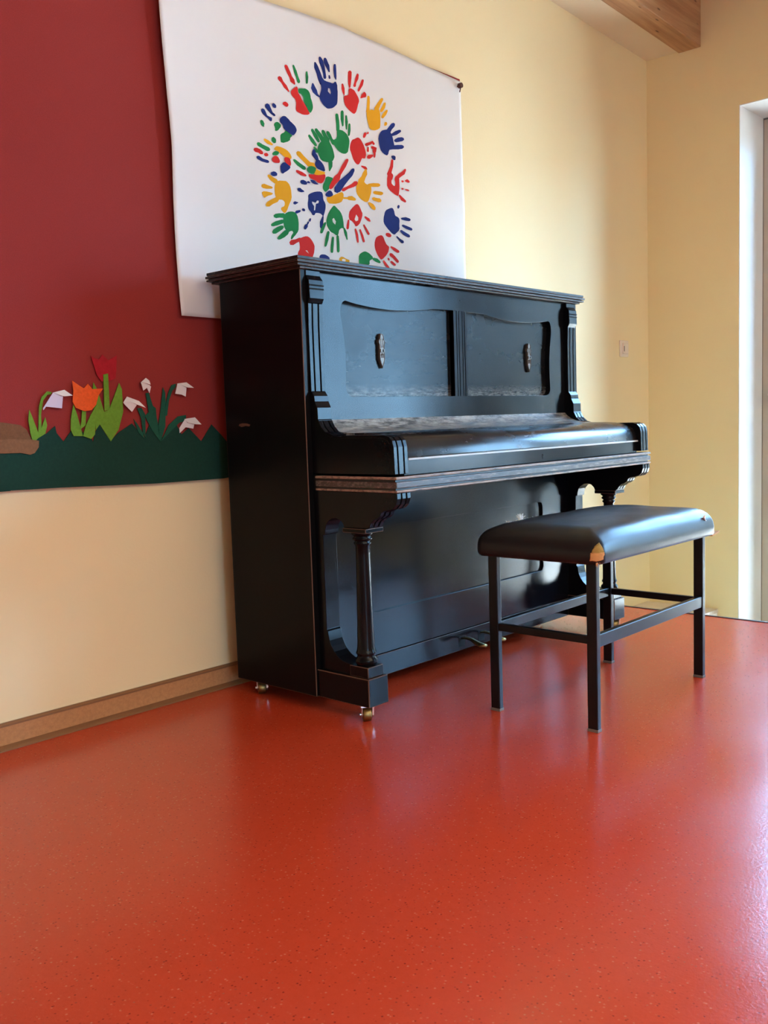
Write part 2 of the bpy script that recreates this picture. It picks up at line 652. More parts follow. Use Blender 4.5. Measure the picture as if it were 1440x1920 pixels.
door = glazed('door_1', *DOOR, [-1.21], [])
hp = box('handle_plate', XG - .012, XG + .002, -.466, -.438, .742, .985, M['handle'], door, bevel=.003)
bm = bmesh.new()
b_tube(bm, [(XG - .010, -.452, .90), (XG - .055, -.452, .90), (XG - .060, -.47, .90), (XG - .060, -.57, .90)], .009)
mesh_obj('lever', bm, M['steel'], hp, smooth=True)
portal('portal_door', (XW + .40, (DOOR[0] + DOOR[1]) / 2, (DOOR[2] + DOOR[3]) / 2), DOOR[1] - DOOR[0], DOOR[3] - DOOR[2], (-1, 0, 0))
for i, wd in enumerate(WINS):
    ya, yb, za, zb = wd
    n = 2 if yb - ya < 2.2 else 3
    glazed('window_%d' % (i + 1), ya, yb, za, zb, [ya + (yb - ya) * k / n for k in range(1, n)], [])
    portal('portal_window', (XW + .40, (ya + yb) / 2, (za + zb) / 2), yb - ya, zb - za, (-1, 0, 0))
NF = 3
fr = bmesh.new()
for k in range(NF + 1):
    xm = FX0 + (FX1 - FX0) * k / NF
    b_box(fr, max(FX0, xm - .035), min(FX1, xm + .035), YF - .14, YF - .06, FZ0, FZ1)
for zr in (FZ0, FZ1 - .07):
    b_box(fr, FX0, FX1, YF - .135, YF - .065, zr, zr + .07)
wf = struct(mesh_obj('window_3', fr, M['frame']))  # unseen window added to brighten the lower left wall and the floor
for k in range(NF):
    xa, xb = FX0 + (FX1 - FX0) * k / NF + .035, FX0 + (FX1 - FX0) * (k + 1) / NF - .035
    box('pane', xa, xb, YF - .102, YF - .098, FZ0 + .07, FZ1 - .07, M['glass'], wf)
portal('portal_front', ((FX0 + FX1) / 2, YF - .22, (FZ0 + FZ1) / 2), FX1 - FX0, FZ1 - FZ0, (0, 1, 0))
struct(box('wall_sky_blocker', 9.0, 9.4, -6.9, 25.0, ZLOW - .1, 3.0, M['render']))  # unseen block added to dim the sky mirrored in the piano front
struct(box('ground', XW + .36, 60, -40, 40, ZLOW - .16, ZLOW - .06, M['paving']))

# ------------------------------------------------------------------ pinboard and poster
BX0, BX1, BZ0, BZ1 = -3.3, 1.337, .688, 2.183
YB = .086
pb = box('pinboard', BX0, BX1, YB, YW - .0008, BZ0, BZ1, M['board'], bevel=.002)
pb['label'] = 'large burgundy cloth pinboard on the back wall behind the piano'
pb['category'] = 'pinboard'


def poster_y(x, z):
    s = (x + .09) / 1.45
    y = .071 + .007 * math.sin(3.1 * s + .4) + .004 * math.sin(9 * s + 2 * z)
    y -= .010 * max(0, 1 - (x + .09) / .25) ** 2
    y -= .009 * max(0, 1 - abs(z - 1.66) / .14) * .5
    y -= .004 * max(0, 1 - abs(x - .62) / .10)
    return y


def lerp_tab(tab, t):
    for (a, va), (b, vb) in zip(tab, tab[1:]):
        if t <= b:
            return va + (vb - va) * (max(t, a) - a) / (b - a)
    return tab[-1][1]


poster = root('poster', (.6, .06, 1.165), 'large white paper poster with a ring of painted handprints above the piano', 'poster')
bm = bmesh.new()
NU, NV = 96, 72
top = [(0, 2.178), (.28, 2.182), (.4, 2.194), (.53, 2.197), (.68, 2.189), (.85, 2.173), (1.0, 2.166)]
grid = []
for j in range(NV + 1):
    row = []
    for i in range(NU + 1):
        s, t = i / NU, j / NV
        z = 1.165 + (lerp_tab(top, s) - 1.165) * t
        xl = -.094 - .028 * t - .004 * math.sin(t * 9)
        xr = 1.316 + .003 * t
        x = xl + (xr - xl) * s
        row.append(bm.verts.new((x, poster_y(x, z), z)))
    grid.append(row)
for j in range(NV):
    for i in range(NU):
        bm.faces.new((grid[j][i], grid[j][i + 1], grid[j + 1][i + 1], grid[j + 1][i]))
sheet = mesh_obj('sheet', bm, M['paper'], poster, smooth=True)
so = sheet.modifiers.new('thick', 'SOLIDIFY')
so.thickness = .0006
so.offset = 0
pin_bm = bmesh.new()
b_cyl(pin_bm, (1.297, .055, 2.142), (0, 1, 0), .010, .014, 14)
b_cyl(pin_bm, (1.297, .064, 2.142), (0, 1, 0), .0025, .03, 8)
b_tube(pin_bm, [(1.297, .052, 2.140), (1.291, .054, 2.115)], .0022, 6)
po = mesh_obj('pushpin', pin_bm, M['pin'], None)
po['label'] = 'dark push pin at the upper right corner of the handprint poster'
po['category'] = 'pin'

PAINT = {'r': (0, M['pr']), 'g': (1, M['pg']), 'b': (2, M['pb']), 'y': (3, M['py'])}
HANDS = [
 ('red and green', [
  ('r', '345,1951 360,1943 371,1931 390,1922 393,1922 396,1924 395,1926 384,1941 370,1950 362,1962 353,1963 345,1958', ''),
  ('r', '378,1999 389,1980 398,1969 402,1957 417,1952 421,1951 424,1954 424,1957 421,1968 410,1976 404,1988 391,2006 385,2007 379,2004', ''),
  ('r', '362,1879 365,1883 369,1885 374,1887 380,1886 385,1884 388,1881 388,1878 386,1875 382,1872 377,1871 371,1872 366,1874 362,1876', ''),
  ('g', '415,2010 420,1992 429,1977 433,1963 439,1960 445,1963 447,1969 439,1982 433,1998 422,2014 419,2015 416,2013', ''),
  ('g', '475,2004 474,1989 473,1970 475,1967 480,1968 483,1972 486,1992 483,2007 481,2009 478,2008', ''),
  ('r', '426,1946 419,1941 412,1936 406,1931 402,1926 401,1921 402,1917 406,1913 411,1909 418,1907 422,1902 424,1895 423,1886 421,1874 423,1867 429,1865 438,1864 449,1862 461,1863 475,1866 483,1870 485,1873 481,1878 474,1887 465,1896 456,1905 450,1912 446,1918 441,1923 436,1928 434,1933 434,1940 433,1945 431,1948', ''),
  ('g', '439,1943 449,1946 459,1948 468,1950 476,1949 482,1947 487,1943 490,1938 492,1932 493,1925 496,1919 499,1912 501,1904 502,1897 500,1890 496,1883 492,1878 488,1875 482,1877 476,1886 469,1895 462,1903 458,1910 459,1915 457,1921 452,1925 447,1928 440,1928 436,1932 435,1938', ''),
 ]),
 ('navy blue', [
  ('b', '502,1972 497,1958 505,1946 520,1939 531,1936 535,1936 537,1939 536,1941 529,1946 525,1958 518,1966 511,1975 508,1977 504,1976', ''),
  ('b', '517,2044 516,2029 526,2012 532,1994 540,1980 553,1977 564,1984 564,1995 552,2004 544,2021 534,2038 526,2047 523,2049 518,2048', ''),
  ('b', '538,2065 540,2052 548,2038 556,2019 557,2005 561,2002 567,2004 570,2009 568,2023 564,2044 558,2061 550,2070 545,2072 540,2070', ''),
  ('b', '560,2066 560,2055 570,2044 581,2030 583,2029 586,2030 587,2033 586,2052 578,2064 574,2071 569,2074 563,2072', ''),
  ('b', '580,2016 580,2009 583,2007 587,2008 589,2012 587,2018 585,2020 581,2019', ''),
  ('b', '606,2058 604,2040 607,2019 611,2012 612,2010 615,2011 616,2013 617,2022 617,2043 616,2060 614,2063 609,2062', ''),
  ('b', '544,1997 550,1999 555,1998 561,1997 569,1996 580,1996 589,1996 595,1995 602,1997 608,2003 613,2004 616,2000 619,1993 619,1983 620,1972 619,1959 618,1947 617,1937 614,1929 609,1924 603,1919 596,1914 587,1910 577,1907 568,1906 560,1909 552,1913 545,1919 539,1926 535,1933 535,1940 538,1948 541,1955 544,1963 545,1970 543,1978 542,1985 541,1993', '576,1975 584,1975 588,1964 586,1956 574,1964'),
 ]),
 ('red', [
  ('r', '642,2002 641,1988 646,1976 652,1969 653,1968 656,1969 656,1971 657,1979 657,1993 651,2005 648,2007 644,2005', ''),
  ('r', '677,2052 676,2031 676,2011 679,2002 682,1999 686,2001 688,2004 690,2014 694,2035 696,2056 691,2060 683,2058', ''),
  ('r', '720,2053 713,2039 707,2023 702,2012 705,2008 711,2009 716,2013 718,2024 729,2040 732,2054 730,2058 725,2058', ''),
  ('r', '745,2040 737,2025 729,2011 724,2001 724,1998 728,1997 733,2000 740,2010 751,2024 756,2040 755,2044 750,2044', ''),
  ('r', '759,2003 765,1999 767,1994 766,1988 761,1984 753,1982 746,1979 738,1976 736,1978 739,1984 745,1992 753,2000', ''),
  ('r', '679,1996 684,1999 692,1999 701,1998 708,1995 714,1989 720,1983 725,1977 728,1971 729,1965 727,1959 723,1951 720,1942 716,1932 712,1924 706,1918 700,1915 693,1916 684,1919 674,1923 664,1929 656,1936 652,1944 651,1953 651,1960 653,1965 658,1968 666,1970 672,1973 675,1977 676,1983 676,1991', ''),
 ]),
 ('yellow', [
  ('y', '772,1988 770,1969 768,1954 764,1937 768,1932 777,1933 782,1940 783,1957 785,1972 785,1990 782,1994 775,1993', ''),
  ('y', '841,1997 823,1977 807,1958 808,1949 817,1947 829,1955 839,1974 854,1994 854,2000 848,2001', ''),
  ('y', '856,1984 848,1971 836,1956 835,1950 841,1949 849,1953 863,1969 868,1984 867,1988 862,1988', ''),
  ('y', '866,1961 854,1950 842,1936 841,1930 846,1928 854,1932 868,1946 876,1959 876,1964 872,1964', ''),
  ('y', '867,1920 871,1918 872,1914 869,1909 864,1906 858,1904 855,1906 856,1911 858,1915 862,1919', ''),
  ('y', '771,1942 778,1943 784,1945 790,1948 796,1949 802,1948 808,1952 813,1958 818,1962 824,1962 830,1958 834,1949 836,1939 836,1928 836,1915 835,1902 832,1892 827,1888 818,1883 806,1879 795,1877 786,1877 779,1881 775,1889 771,1898 768,1908 766,1917 765,1926 765,1934 767,1939', ''),
 ]),
 ('navy blue', [
  ('b', '895,1920 878,1903 867,1891 866,1881 876,1879 888,1886 896,1898 912,1913 915,1922 907,1925', ''),
  ('b', '935,1905 914,1896 896,1885 891,1879 894,1875 903,1877 923,1885 942,1897 947,1902 944,1906', ''),
  ('b', '949,1881 928,1876 913,1868 906,1862 909,1857 919,1857 933,1861 952,1867 962,1874 960,1880', ''),
  ('b', '949,1853 926,1849 897,1842 885,1841 873,1834 872,1827 884,1824 898,1828 927,1833 950,1839 959,1845 959,1851', ''),
  ('b', '853,1889 867,1893 879,1892 888,1887 895,1881 898,1873 901,1865 903,1857 905,1850 907,1845 902,1839 893,1832 886,1827 882,1825 877,1818 873,1807 867,1801 860,1801 852,1803 842,1807 834,1814 829,1824 826,1836 823,1852 825,1863 830,1872 836,1879 843,1885', ''),
  ('b', '890,1804 898,1806 904,1807 911,1805 912,1800 910,1793 905,1790 899,1791 893,1794 889,1799', ''),
 ]),
 ('red', [
  ('r', '887,1786 881,1765 871,1749 862,1735 865,1727 876,1727 886,1735 889,1748 897,1765 900,1787 898,1791 891,1791', ''),
  ('r', '870,1738 878,1742 886,1742 893,1738 895,1733 893,1726 890,1720 885,1714 884,1708 885,1703 890,1699 897,1696 902,1698 904,1704 904,1711 901,1718 903,1726 908,1733 915,1736 923,1735 927,1730 927,1722 927,1712 927,1700 925,1686 921,1670 916,1662 909,1663 899,1665 887,1670 875,1675 865,1682 859,1692 860,1705 861,1718 865,1730', ''),
  ('r', '956,1765 943,1755 924,1744 907,1730 903,1722 909,1719 920,1723 936,1735 958,1748 967,1763 967,1767 962,1769', ''),
  ('r', '919,1663 931,1649 949,1644 956,1644 960,1648 958,1652 944,1659 927,1668 922,1668 919,1666', ''),
  ('r', '959,1726 968,1731 975,1731 981,1728 984,1724 982,1721 976,1719 966,1720 960,1721 956,1723', ''),
  ('r', '959,1693 972,1694 979,1692 979,1690 974,1688 964,1688 957,1689 954,1692', ''),
  ('r', '939,1716 942,1715 948,1717 951,1720 948,1723 944,1723 938,1722 936,1719', ''),
  ('r', '937,1688 939,1688 945,1689 948,1692 945,1695 942,1695 936,1694 934,1691', ''),
 ]),
 ('yellow', [
  ('r', '730,1738 743,1733 749,1731 755,1731 760,1734 758,1739 752,1743 733,1743 729,1742 728,1740', ''),
  ('y', '746,1730 735,1718 728,1705 710,1690 709,1677 722,1674 738,1683 747,1701 758,1716 757,1729 756,1733 751,1734', ''),
  ('y', '720,1696 730,1698 736,1695 740,1687 746,1682 753,1680 761,1680 771,1681 775,1676 775,1663 773,1652 769,1643 765,1634 760,1624 753,1618 744,1617 734,1619 722,1623 711,1629 701,1637 696,1646 696,1656 698,1666 703,1675 708,1683 713,1692', ''),
  ('y', '813,1693 788,1690 763,1684 756,1680 755,1676 763,1674 787,1676 812,1680 822,1685 822,1691', ''),
  ('y', '827,1665 809,1664 794,1663 785,1660 783,1654 790,1651 806,1651 825,1652 835,1657 836,1663', ''),
  ('y', '818,1640 801,1639 789,1640 780,1638 777,1633 783,1628 795,1627 812,1625 824,1628 826,1635', ''),
  ('y', '795,1605 784,1615 767,1619 760,1619 756,1616 758,1612 769,1604 779,1596 789,1594 795,1598', ''),
 ]),
 ('red', [
  ('r', '705,1832 715,1837 723,1838 731,1835 737,1829 743,1822 748,1815 752,1807 755,1800 757,1792 757,1784 754,1776 751,1771 748,1770 743,1769 738,1770 733,1766 729,1759 724,1752 719,1746 713,1743 707,1743 700,1746 693,1752 687,1760 684,1769 680,1778 675,1787 675,1796 677,1805 681,1814 686,1821 691,1826 698,1828', ''),
  ('r', '755,1845 763,1857 762,1862 756,1863 749,1858 744,1847 745,1842 750,1842', ''),
  ('r', '766,1864 764,1861 765,1858 769,1858 773,1861 775,1864 774,1867 770,1867', ''),
  ('r', '763,1816 779,1823 791,1830 792,1827 798,1826 803,1829 803,1833 793,1840 774,1831 759,1826 752,1821 754,1816', ''),
  ('r', '764,1812 761,1799 764,1796 769,1796 772,1800 772,1813 770,1815 767,1814', ''),
  ('r', '787,1811 793,1810 791,1803 794,1797 802,1797 809,1803 813,1819 795,1821 786,1820 783,1815', ''),
  ('r', '774,1773 788,1782 793,1787 791,1791 784,1790 767,1786 759,1778 762,1772', ''),
  ('r', '795,1796 794,1784 796,1781 800,1781 803,1785 806,1798 804,1801 799,1800', ''),
 ]),
 ('green', [
  ('g', '606,1892 608,1872 609,1853 609,1841 613,1837 619,1838 624,1844 625,1856 624,1876 620,1896 616,1899 609,1897', ''),
  ('g', '633,1908 631,1883 637,1862 639,1860 643,1861 646,1865 648,1887 648,1911 644,1915 637,1913', ''),
  ('g', '656,1898 654,1878 656,1854 658,1853 661,1853 663,1856 668,1881 665,1900 662,1903 659,1902', ''),
  ('g', '670,1873 667,1853 665,1836 667,1833 672,1834 676,1838 681,1855 681,1875 678,1878 673,1877', ''),
  ('g', '616,1844 628,1846 639,1846 650,1843 659,1839 666,1832 671,1825 673,1817 672,1808 669,1797 666,1788 663,1779 657,1773 649,1769 639,1767 628,1767 618,1770 609,1775 601,1782 594,1788 590,1796 587,1805 588,1808 593,1806 598,1808 606,1813 610,1822 610,1836', ''),
  ('g', '560,1822 566,1813 575,1803 584,1790 591,1788 598,1792 599,1798 587,1810 581,1821 574,1829 567,1831 561,1828', ''),
 ]),
 ('green', [
  ('g', '474,1796 485,1781 503,1769 509,1769 514,1772 513,1777 500,1791 484,1802 479,1803 475,1800', ''),
  ('g', '489,1817 502,1800 516,1786 522,1784 528,1787 528,1793 517,1809 500,1824 494,1825 490,1822', ''),
  ('g', '507,1821 521,1805 533,1792 536,1782 544,1777 554,1781 557,1790 551,1802 537,1816 519,1829 513,1830 507,1826', ''),
  ('g', '538,1822 546,1807 554,1793 564,1791 573,1796 574,1805 562,1815 552,1829 545,1831 539,1828', ''),
  ('g', '562,1725 562,1711 562,1697 563,1695 566,1695 568,1697 580,1713 582,1728 577,1734 568,1732', ''),
  ('g', '495,1761 504,1748 510,1747 516,1750 517,1755 505,1766 500,1767 496,1765', ''),
  ('g', '522,1779 529,1786 539,1793 550,1799 559,1801 566,1799 572,1796 577,1790 582,1783 587,1773 590,1763 592,1754 592,1747 588,1740 584,1734 578,1729 568,1726 554,1724 542,1724 534,1725 528,1729 523,1735 519,1741 515,1749 514,1758 517,1769', ''),
 ]),
 ('navy blue and green', [
  ('g', '319,1805 324,1810 330,1813 337,1814 343,1812 349,1809 350,1805 348,1800 343,1795 336,1788 329,1784 323,1783 321,1785 322,1790 321,1795 318,1800', ''),
  ('g', '350,1780 360,1785 366,1790 369,1794 375,1795 382,1792 390,1788 397,1785 398,1781 392,1777 388,1772 387,1766 376,1759 355,1751 344,1751 343,1758 343,1766 344,1774', ''),
  ('g', '257,1797 261,1789 267,1786 271,1785 274,1787 274,1790 276,1796 271,1804 265,1806 258,1803', ''),
  ('g', '301,1749 304,1745 312,1741 321,1745 323,1754 321,1758 312,1762 303,1757', ''),
  ('b', '264,1832 271,1825 283,1819 293,1816 297,1813 299,1811 303,1809 308,1811 310,1815 310,1822 299,1823 289,1825 284,1834 279,1841 271,1843 264,1839', ''),
  ('b', '282,1849 293,1841 306,1833 317,1829 322,1829 326,1832 324,1836 314,1840 308,1850 301,1861 291,1863 283,1857', ''),
  ('b', '313,1860 318,1856 326,1855 331,1859 331,1865 325,1869 318,1870 313,1866', ''),
  ('b', '346,1828 352,1833 358,1837 365,1839 372,1839 378,1836 385,1833 391,1828 398,1825 406,1821 413,1817 418,1811 420,1805 418,1799 413,1793 406,1786 398,1784 390,1787 382,1789 374,1792 368,1794 362,1797 359,1800 358,1805 357,1808 354,1811 351,1812 347,1814 345,1817 344,1822', ''),
 ]),
 ('yellow, green, red and navy', [
  ('y', '269,1741 282,1734 302,1733 306,1734 308,1737 306,1739 291,1746 276,1749 270,1748 267,1745', ''),
  ('g', '239,1720 254,1716 279,1710 290,1713 294,1719 289,1724 263,1728 249,1732 240,1731 236,1726', ''),
  ('r', '227,1698 240,1698 249,1695 258,1696 262,1701 259,1706 249,1711 235,1713 224,1710 220,1703', ''),
  ('r', '269,1692 273,1692 281,1695 284,1700 279,1704 275,1704 266,1701 263,1696', ''),
  ('b', '233,1678 252,1673 275,1672 282,1674 285,1678 280,1682 258,1683 242,1689 234,1687 230,1683', ''),
  ('y', '314,1728 320,1733 328,1735 340,1735 351,1734 362,1732 371,1729 379,1724 384,1719 388,1712 387,1707 383,1704 374,1703 361,1705 352,1707 346,1710 340,1713 332,1716 324,1719 315,1720 311,1722 311,1725', ''),
  ('g', '305,1711 312,1716 319,1718 327,1718 331,1717 331,1713 328,1709 322,1705 315,1703 305,1702 301,1703 301,1707', ''),
  ('r', '301,1694 308,1700 315,1702 321,1702 327,1699 332,1692 333,1687 330,1682 323,1680 314,1679 306,1679 300,1681 297,1684 297,1689', ''),
  ('r', '360,1706 372,1707 380,1704 382,1696 383,1689 381,1683 377,1680 371,1681 364,1684 357,1689 353,1695 354,1702', ''),
  ('b', '338,1680 348,1687 356,1688 364,1685 371,1682 377,1680 379,1677 376,1672 369,1666 358,1659 349,1654 344,1650 339,1650 335,1654 333,1661 333,1672', ''),
  ('b', '297,1634 305,1635 316,1639 317,1646 309,1650 301,1650 290,1645 288,1638', ''),
 ]),
 ('yellow', [
  ('y', '312,1619 320,1623 329,1626 338,1627 348,1628 357,1629 365,1626 372,1621 377,1613 380,1603 381,1592 382,1581 378,1569 371,1558 365,1547 361,1538 356,1531 352,1527 348,1525 342,1526 338,1529 334,1532 332,1535 333,1539 336,1542 342,1544 347,1548 350,1554 349,1560 344,1564 337,1566 329,1565 322,1565 315,1564 310,1569 306,1579 305,1588 305,1597 306,1605 308,1613', ''),
  ('y', '277,1629 287,1620 305,1613 317,1615 322,1621 317,1628 299,1632 286,1637 279,1637 275,1633', ''),
  ('y', '254,1590 269,1590 291,1594 296,1596 297,1599 293,1601 273,1603 260,1605 249,1601 247,1594', ''),
  ('y', '251,1578 257,1581 269,1582 288,1582 297,1580 296,1578 290,1574 277,1570 267,1565 261,1561 257,1561 253,1566 250,1571 248,1575', ''),
  ('y', '280,1536 295,1546 317,1556 324,1565 320,1571 307,1569 285,1558 269,1548 263,1539 268,1534', ''),
 ]),
 ('yellow, blue, green and red', [
  ('y', '414,1723 432,1713 448,1704 463,1694 475,1694 483,1701 480,1709 464,1717 448,1726 432,1737 420,1737 412,1731', ''),
  ('g', '397,1700 412,1689 439,1679 449,1680 454,1686 451,1691 424,1700 406,1707 399,1707 395,1704', ''),
  ('r', '407,1665 425,1659 444,1658 451,1659 454,1663 450,1666 434,1671 414,1674 407,1673 404,1669', ''),
  ('b', '429,1631 444,1631 453,1633 456,1639 451,1643 438,1646 426,1643 422,1636', ''),
  ('b', '458,1638 466,1639 470,1640 471,1642 469,1643 463,1646 456,1644 454,1641', ''),
  ('b', '412,1605 424,1603 436,1606 440,1607 440,1609 437,1611 430,1613 423,1617 413,1616 408,1611', ''),
  ('b', '489,1751 485,1737 495,1728 504,1721 510,1719 516,1722 517,1728 513,1738 505,1745 503,1753 500,1757 493,1756', ''),
  ('b', '473,1652 482,1653 491,1651 498,1647 504,1645 510,1643 508,1642 498,1640 488,1640 480,1642 474,1646 470,1650', ''),
  ('r', '467,1669 481,1670 502,1674 530,1681 543,1680 543,1673 539,1664 531,1653 522,1647 512,1647 504,1648 497,1652 487,1654 474,1655 466,1659 462,1665', ''),
  ('y', '476,1710 489,1711 496,1708 497,1702 500,1696 503,1692 514,1689 534,1689 543,1687 541,1682 529,1677 506,1672 492,1672 488,1675 482,1682 473,1692 469,1700 469,1706', ''),
  ('g', '460,1690 468,1695 478,1698 490,1698 498,1696 500,1691 498,1685 492,1677 484,1673 474,1672 466,1673 459,1677 456,1681 456,1685', ''),
  ('b', '500,1716 507,1724 515,1726 523,1723 530,1718 537,1711 541,1703 543,1694 539,1690 529,1691 520,1692 510,1694 503,1697 498,1700 496,1704 496,1709', ''),
 ]),
 ('green, red, navy and yellow', [
  ('y', '552,1607 566,1611 579,1616 590,1621 602,1626 613,1631 622,1633 627,1631 630,1626 629,1617 626,1609 619,1600 607,1594 590,1589 574,1587 560,1586 551,1591 547,1600', ''),
  ('y', '656,1611 669,1612 684,1613 692,1615 695,1620 690,1623 674,1628 656,1624 647,1619 647,1614', ''),
  ('y', '629,1611 646,1613 651,1615 651,1618 646,1619 629,1617 625,1614 625,1612', ''),
  ('g', '548,1673 556,1676 565,1676 576,1675 581,1670 580,1663 576,1654 569,1644 560,1635 548,1625 540,1622 534,1626 530,1632 530,1639 532,1646 538,1654 542,1661 544,1668', ''),
  ('r', '687,1680 674,1670 647,1656 624,1646 619,1640 622,1636 632,1637 653,1649 683,1660 700,1669 706,1678 700,1683', ''),
  ('r', '648,1749 628,1727 604,1694 586,1681 571,1661 560,1644 560,1636 567,1634 577,1640 589,1654 611,1672 618,1691 647,1724 662,1747 662,1752 656,1753', ''),
  ('b', '676,1721 660,1706 633,1687 607,1669 585,1643 584,1629 597,1626 613,1634 634,1658 653,1676 679,1699 691,1717 691,1724 684,1725', ''),
  ('b', '547,1621 556,1628 563,1630 570,1628 575,1623 577,1617 572,1612 562,1608 552,1607 544,1608 540,1611 542,1616', ''),
 ]),
 ('blue', [
  ('b', '462,1602 469,1606 478,1610 491,1615 504,1618 517,1620 525,1619 529,1615 531,1608 531,1599 534,1592 539,1587 542,1580 542,1571 540,1562 536,1551 533,1544 531,1539 529,1539 526,1541 522,1544 518,1546 510,1547 498,1546 492,1544 490,1540 487,1537 481,1536 477,1537 474,1541 469,1546 462,1551 458,1557 457,1566 457,1574 459,1582 460,1590 459,1597', '477,1581 494,1579 502,1588 511,1588 508,1580 496,1576 491,1554 486,1553 487,1567 479,1574'),
  ('b', '524,1537 513,1518 512,1502 515,1497 522,1498 526,1503 530,1519 532,1537 531,1540 527,1540', ''),
  ('b', '397,1559 408,1565 411,1567 411,1569 407,1569 396,1570 388,1565 389,1560', ''),
  ('b', '404,1531 418,1537 422,1541 421,1544 415,1544 400,1540 395,1535 397,1531', ''),
  ('b', '429,1544 432,1543 440,1543 443,1547 441,1551 438,1552 431,1552 427,1548', ''),
  ('b', '462,1521 459,1515 460,1512 463,1512 467,1514 470,1521 469,1524 466,1524', ''),
  ('b', '452,1510 448,1503 448,1500 451,1500 454,1502 459,1508 459,1511 456,1512', ''),
  ('b', '437,1497 434,1489 434,1484 440,1483 446,1487 452,1494 452,1501 445,1502', ''),
 ]),
 ('green', [
  ('g', '586,1582 592,1578 600,1573 610,1567 617,1559 622,1550 625,1540 627,1530 628,1521 629,1513 626,1509 619,1510 613,1508 607,1504 603,1498 601,1490 598,1484 594,1482 588,1482 581,1485 574,1488 567,1489 560,1493 552,1502 546,1510 544,1519 544,1528 548,1539 553,1550 562,1563 571,1573 579,1581', '580,1540 590,1529 586,1518 575,1525 573,1535'),
  ('g', '625,1508 629,1494 640,1473 642,1472 645,1473 646,1475 644,1498 634,1511 630,1513 626,1511', ''),
  ('g', '589,1478 589,1451 589,1427 593,1423 598,1424 602,1429 603,1454 601,1480 597,1483 592,1482', ''),
  ('g', '532,1517 519,1500 512,1485 513,1480 519,1480 524,1483 533,1498 542,1515 542,1520 537,1521', ''),
  ('g', '545,1488 535,1463 530,1441 531,1437 536,1437 540,1441 550,1462 557,1488 555,1492 549,1492', ''),
  ('g', '567,1472 560,1445 558,1422 561,1419 566,1419 570,1423 574,1446 577,1472 574,1476 570,1475', ''),
 ]),
 ('red', [
  ('r', '700,1604 707,1603 713,1598 718,1591 723,1583 728,1576 728,1568 725,1560 722,1553 719,1547 715,1540 710,1535 704,1530 696,1526 689,1526 685,1532 679,1536 673,1540 667,1542 660,1543 657,1547 655,1554 656,1562 659,1572 666,1580 675,1588 684,1595 692,1601', '695,1567 706,1558 705,1548 692,1543 686,1549'),
  ('r', '649,1541 643,1524 641,1513 644,1509 650,1510 655,1514 657,1525 658,1541 656,1544 652,1544', ''),
  ('r', '739,1561 752,1553 762,1551 767,1551 770,1553 768,1556 763,1562 745,1567 740,1567 737,1564', ''),
  ('r', '685,1514 690,1494 695,1472 698,1469 703,1470 705,1474 703,1497 694,1516 691,1518 687,1517', ''),
  ('r', '710,1515 718,1497 727,1476 731,1474 735,1475 737,1479 729,1500 718,1517 715,1519 711,1518', ''),
  ('r', '731,1533 743,1518 753,1504 758,1503 762,1505 763,1509 752,1522 737,1537 734,1538 731,1536', ''),
 ]),
 ('blue', [
  ('b', '853,1604 864,1609 874,1613 882,1615 888,1614 892,1610 896,1603 898,1594 902,1589 910,1587 917,1585 922,1581 924,1574 923,1563 923,1553 924,1545 920,1537 912,1531 905,1526 899,1521 892,1520 883,1523 873,1529 860,1537 850,1545 842,1552 838,1560 838,1569 839,1577 842,1585 844,1592 847,1598', ''),
  ('b', '912,1626 911,1621 913,1617 919,1617 923,1621 925,1626 923,1630 917,1630', ''),
  ('b', '937,1579 955,1578 974,1578 983,1581 985,1586 978,1589 958,1591 938,1587 932,1585 931,1581', ''),
  ('b', '939,1554 960,1548 983,1545 992,1546 995,1551 990,1555 967,1559 945,1562 938,1561 935,1557', ''),
  ('b', '928,1534 942,1525 969,1518 978,1519 982,1524 977,1529 952,1536 936,1541 930,1541 926,1538', ''),
  ('b', '905,1512 920,1502 932,1493 941,1493 946,1497 944,1503 927,1508 910,1516 907,1516 905,1514', ''),
 ]),
 ('red', [
  ('r', '806,1504 819,1509 828,1510 834,1507 839,1501 842,1494 846,1488 851,1481 857,1477 863,1475 866,1470 864,1462 861,1454 854,1445 846,1437 838,1431 831,1426 824,1422 817,1423 810,1429 803,1436 797,1445 792,1453 789,1462 788,1470 789,1480 792,1489 797,1498', ''),
  ('r', '854,1509 865,1507 876,1509 880,1515 874,1521 862,1523 851,1521 848,1514', ''),
  ('r', '874,1470 888,1462 907,1455 917,1456 921,1460 917,1465 898,1472 880,1476 875,1476 872,1473', ''),
  ('r', '868,1439 883,1433 904,1419 911,1418 916,1422 915,1427 895,1442 881,1450 871,1451 865,1446', ''),
  ('r', '855,1427 857,1424 861,1422 865,1424 866,1427 864,1430 860,1432 856,1431', ''),
  ('r', '871,1416 888,1406 895,1406 899,1409 897,1413 879,1422 873,1422 869,1419', ''),
  ('r', '829,1415 841,1402 854,1393 859,1392 864,1394 863,1398 851,1408 838,1419 833,1421 829,1418', ''),
 ]),
 ('green', [
  ('g', '709,1431 720,1437 729,1441 737,1443 746,1442 757,1439 767,1434 776,1428 778,1423 773,1419 768,1416 761,1413 759,1408 760,1401 753,1396 737,1392 722,1390 709,1390 702,1394 702,1404 702,1413 703,1423', ''),
  ('g', '778,1416 791,1411 807,1408 814,1408 818,1412 815,1416 801,1424 783,1425 776,1423 774,1419', ''),
 ]),
 ('green', [
  ('g', '345,1519 354,1526 364,1531 375,1534 385,1535 395,1534 402,1530 407,1523 410,1513 411,1500 410,1489 409,1479 405,1471 398,1464 392,1458 386,1453 381,1448 377,1444 373,1443 371,1444 371,1448 374,1455 378,1460 382,1464 383,1467 379,1471 373,1470 366,1467 359,1466 353,1468 347,1473 342,1481 340,1493 340,1508', ''),
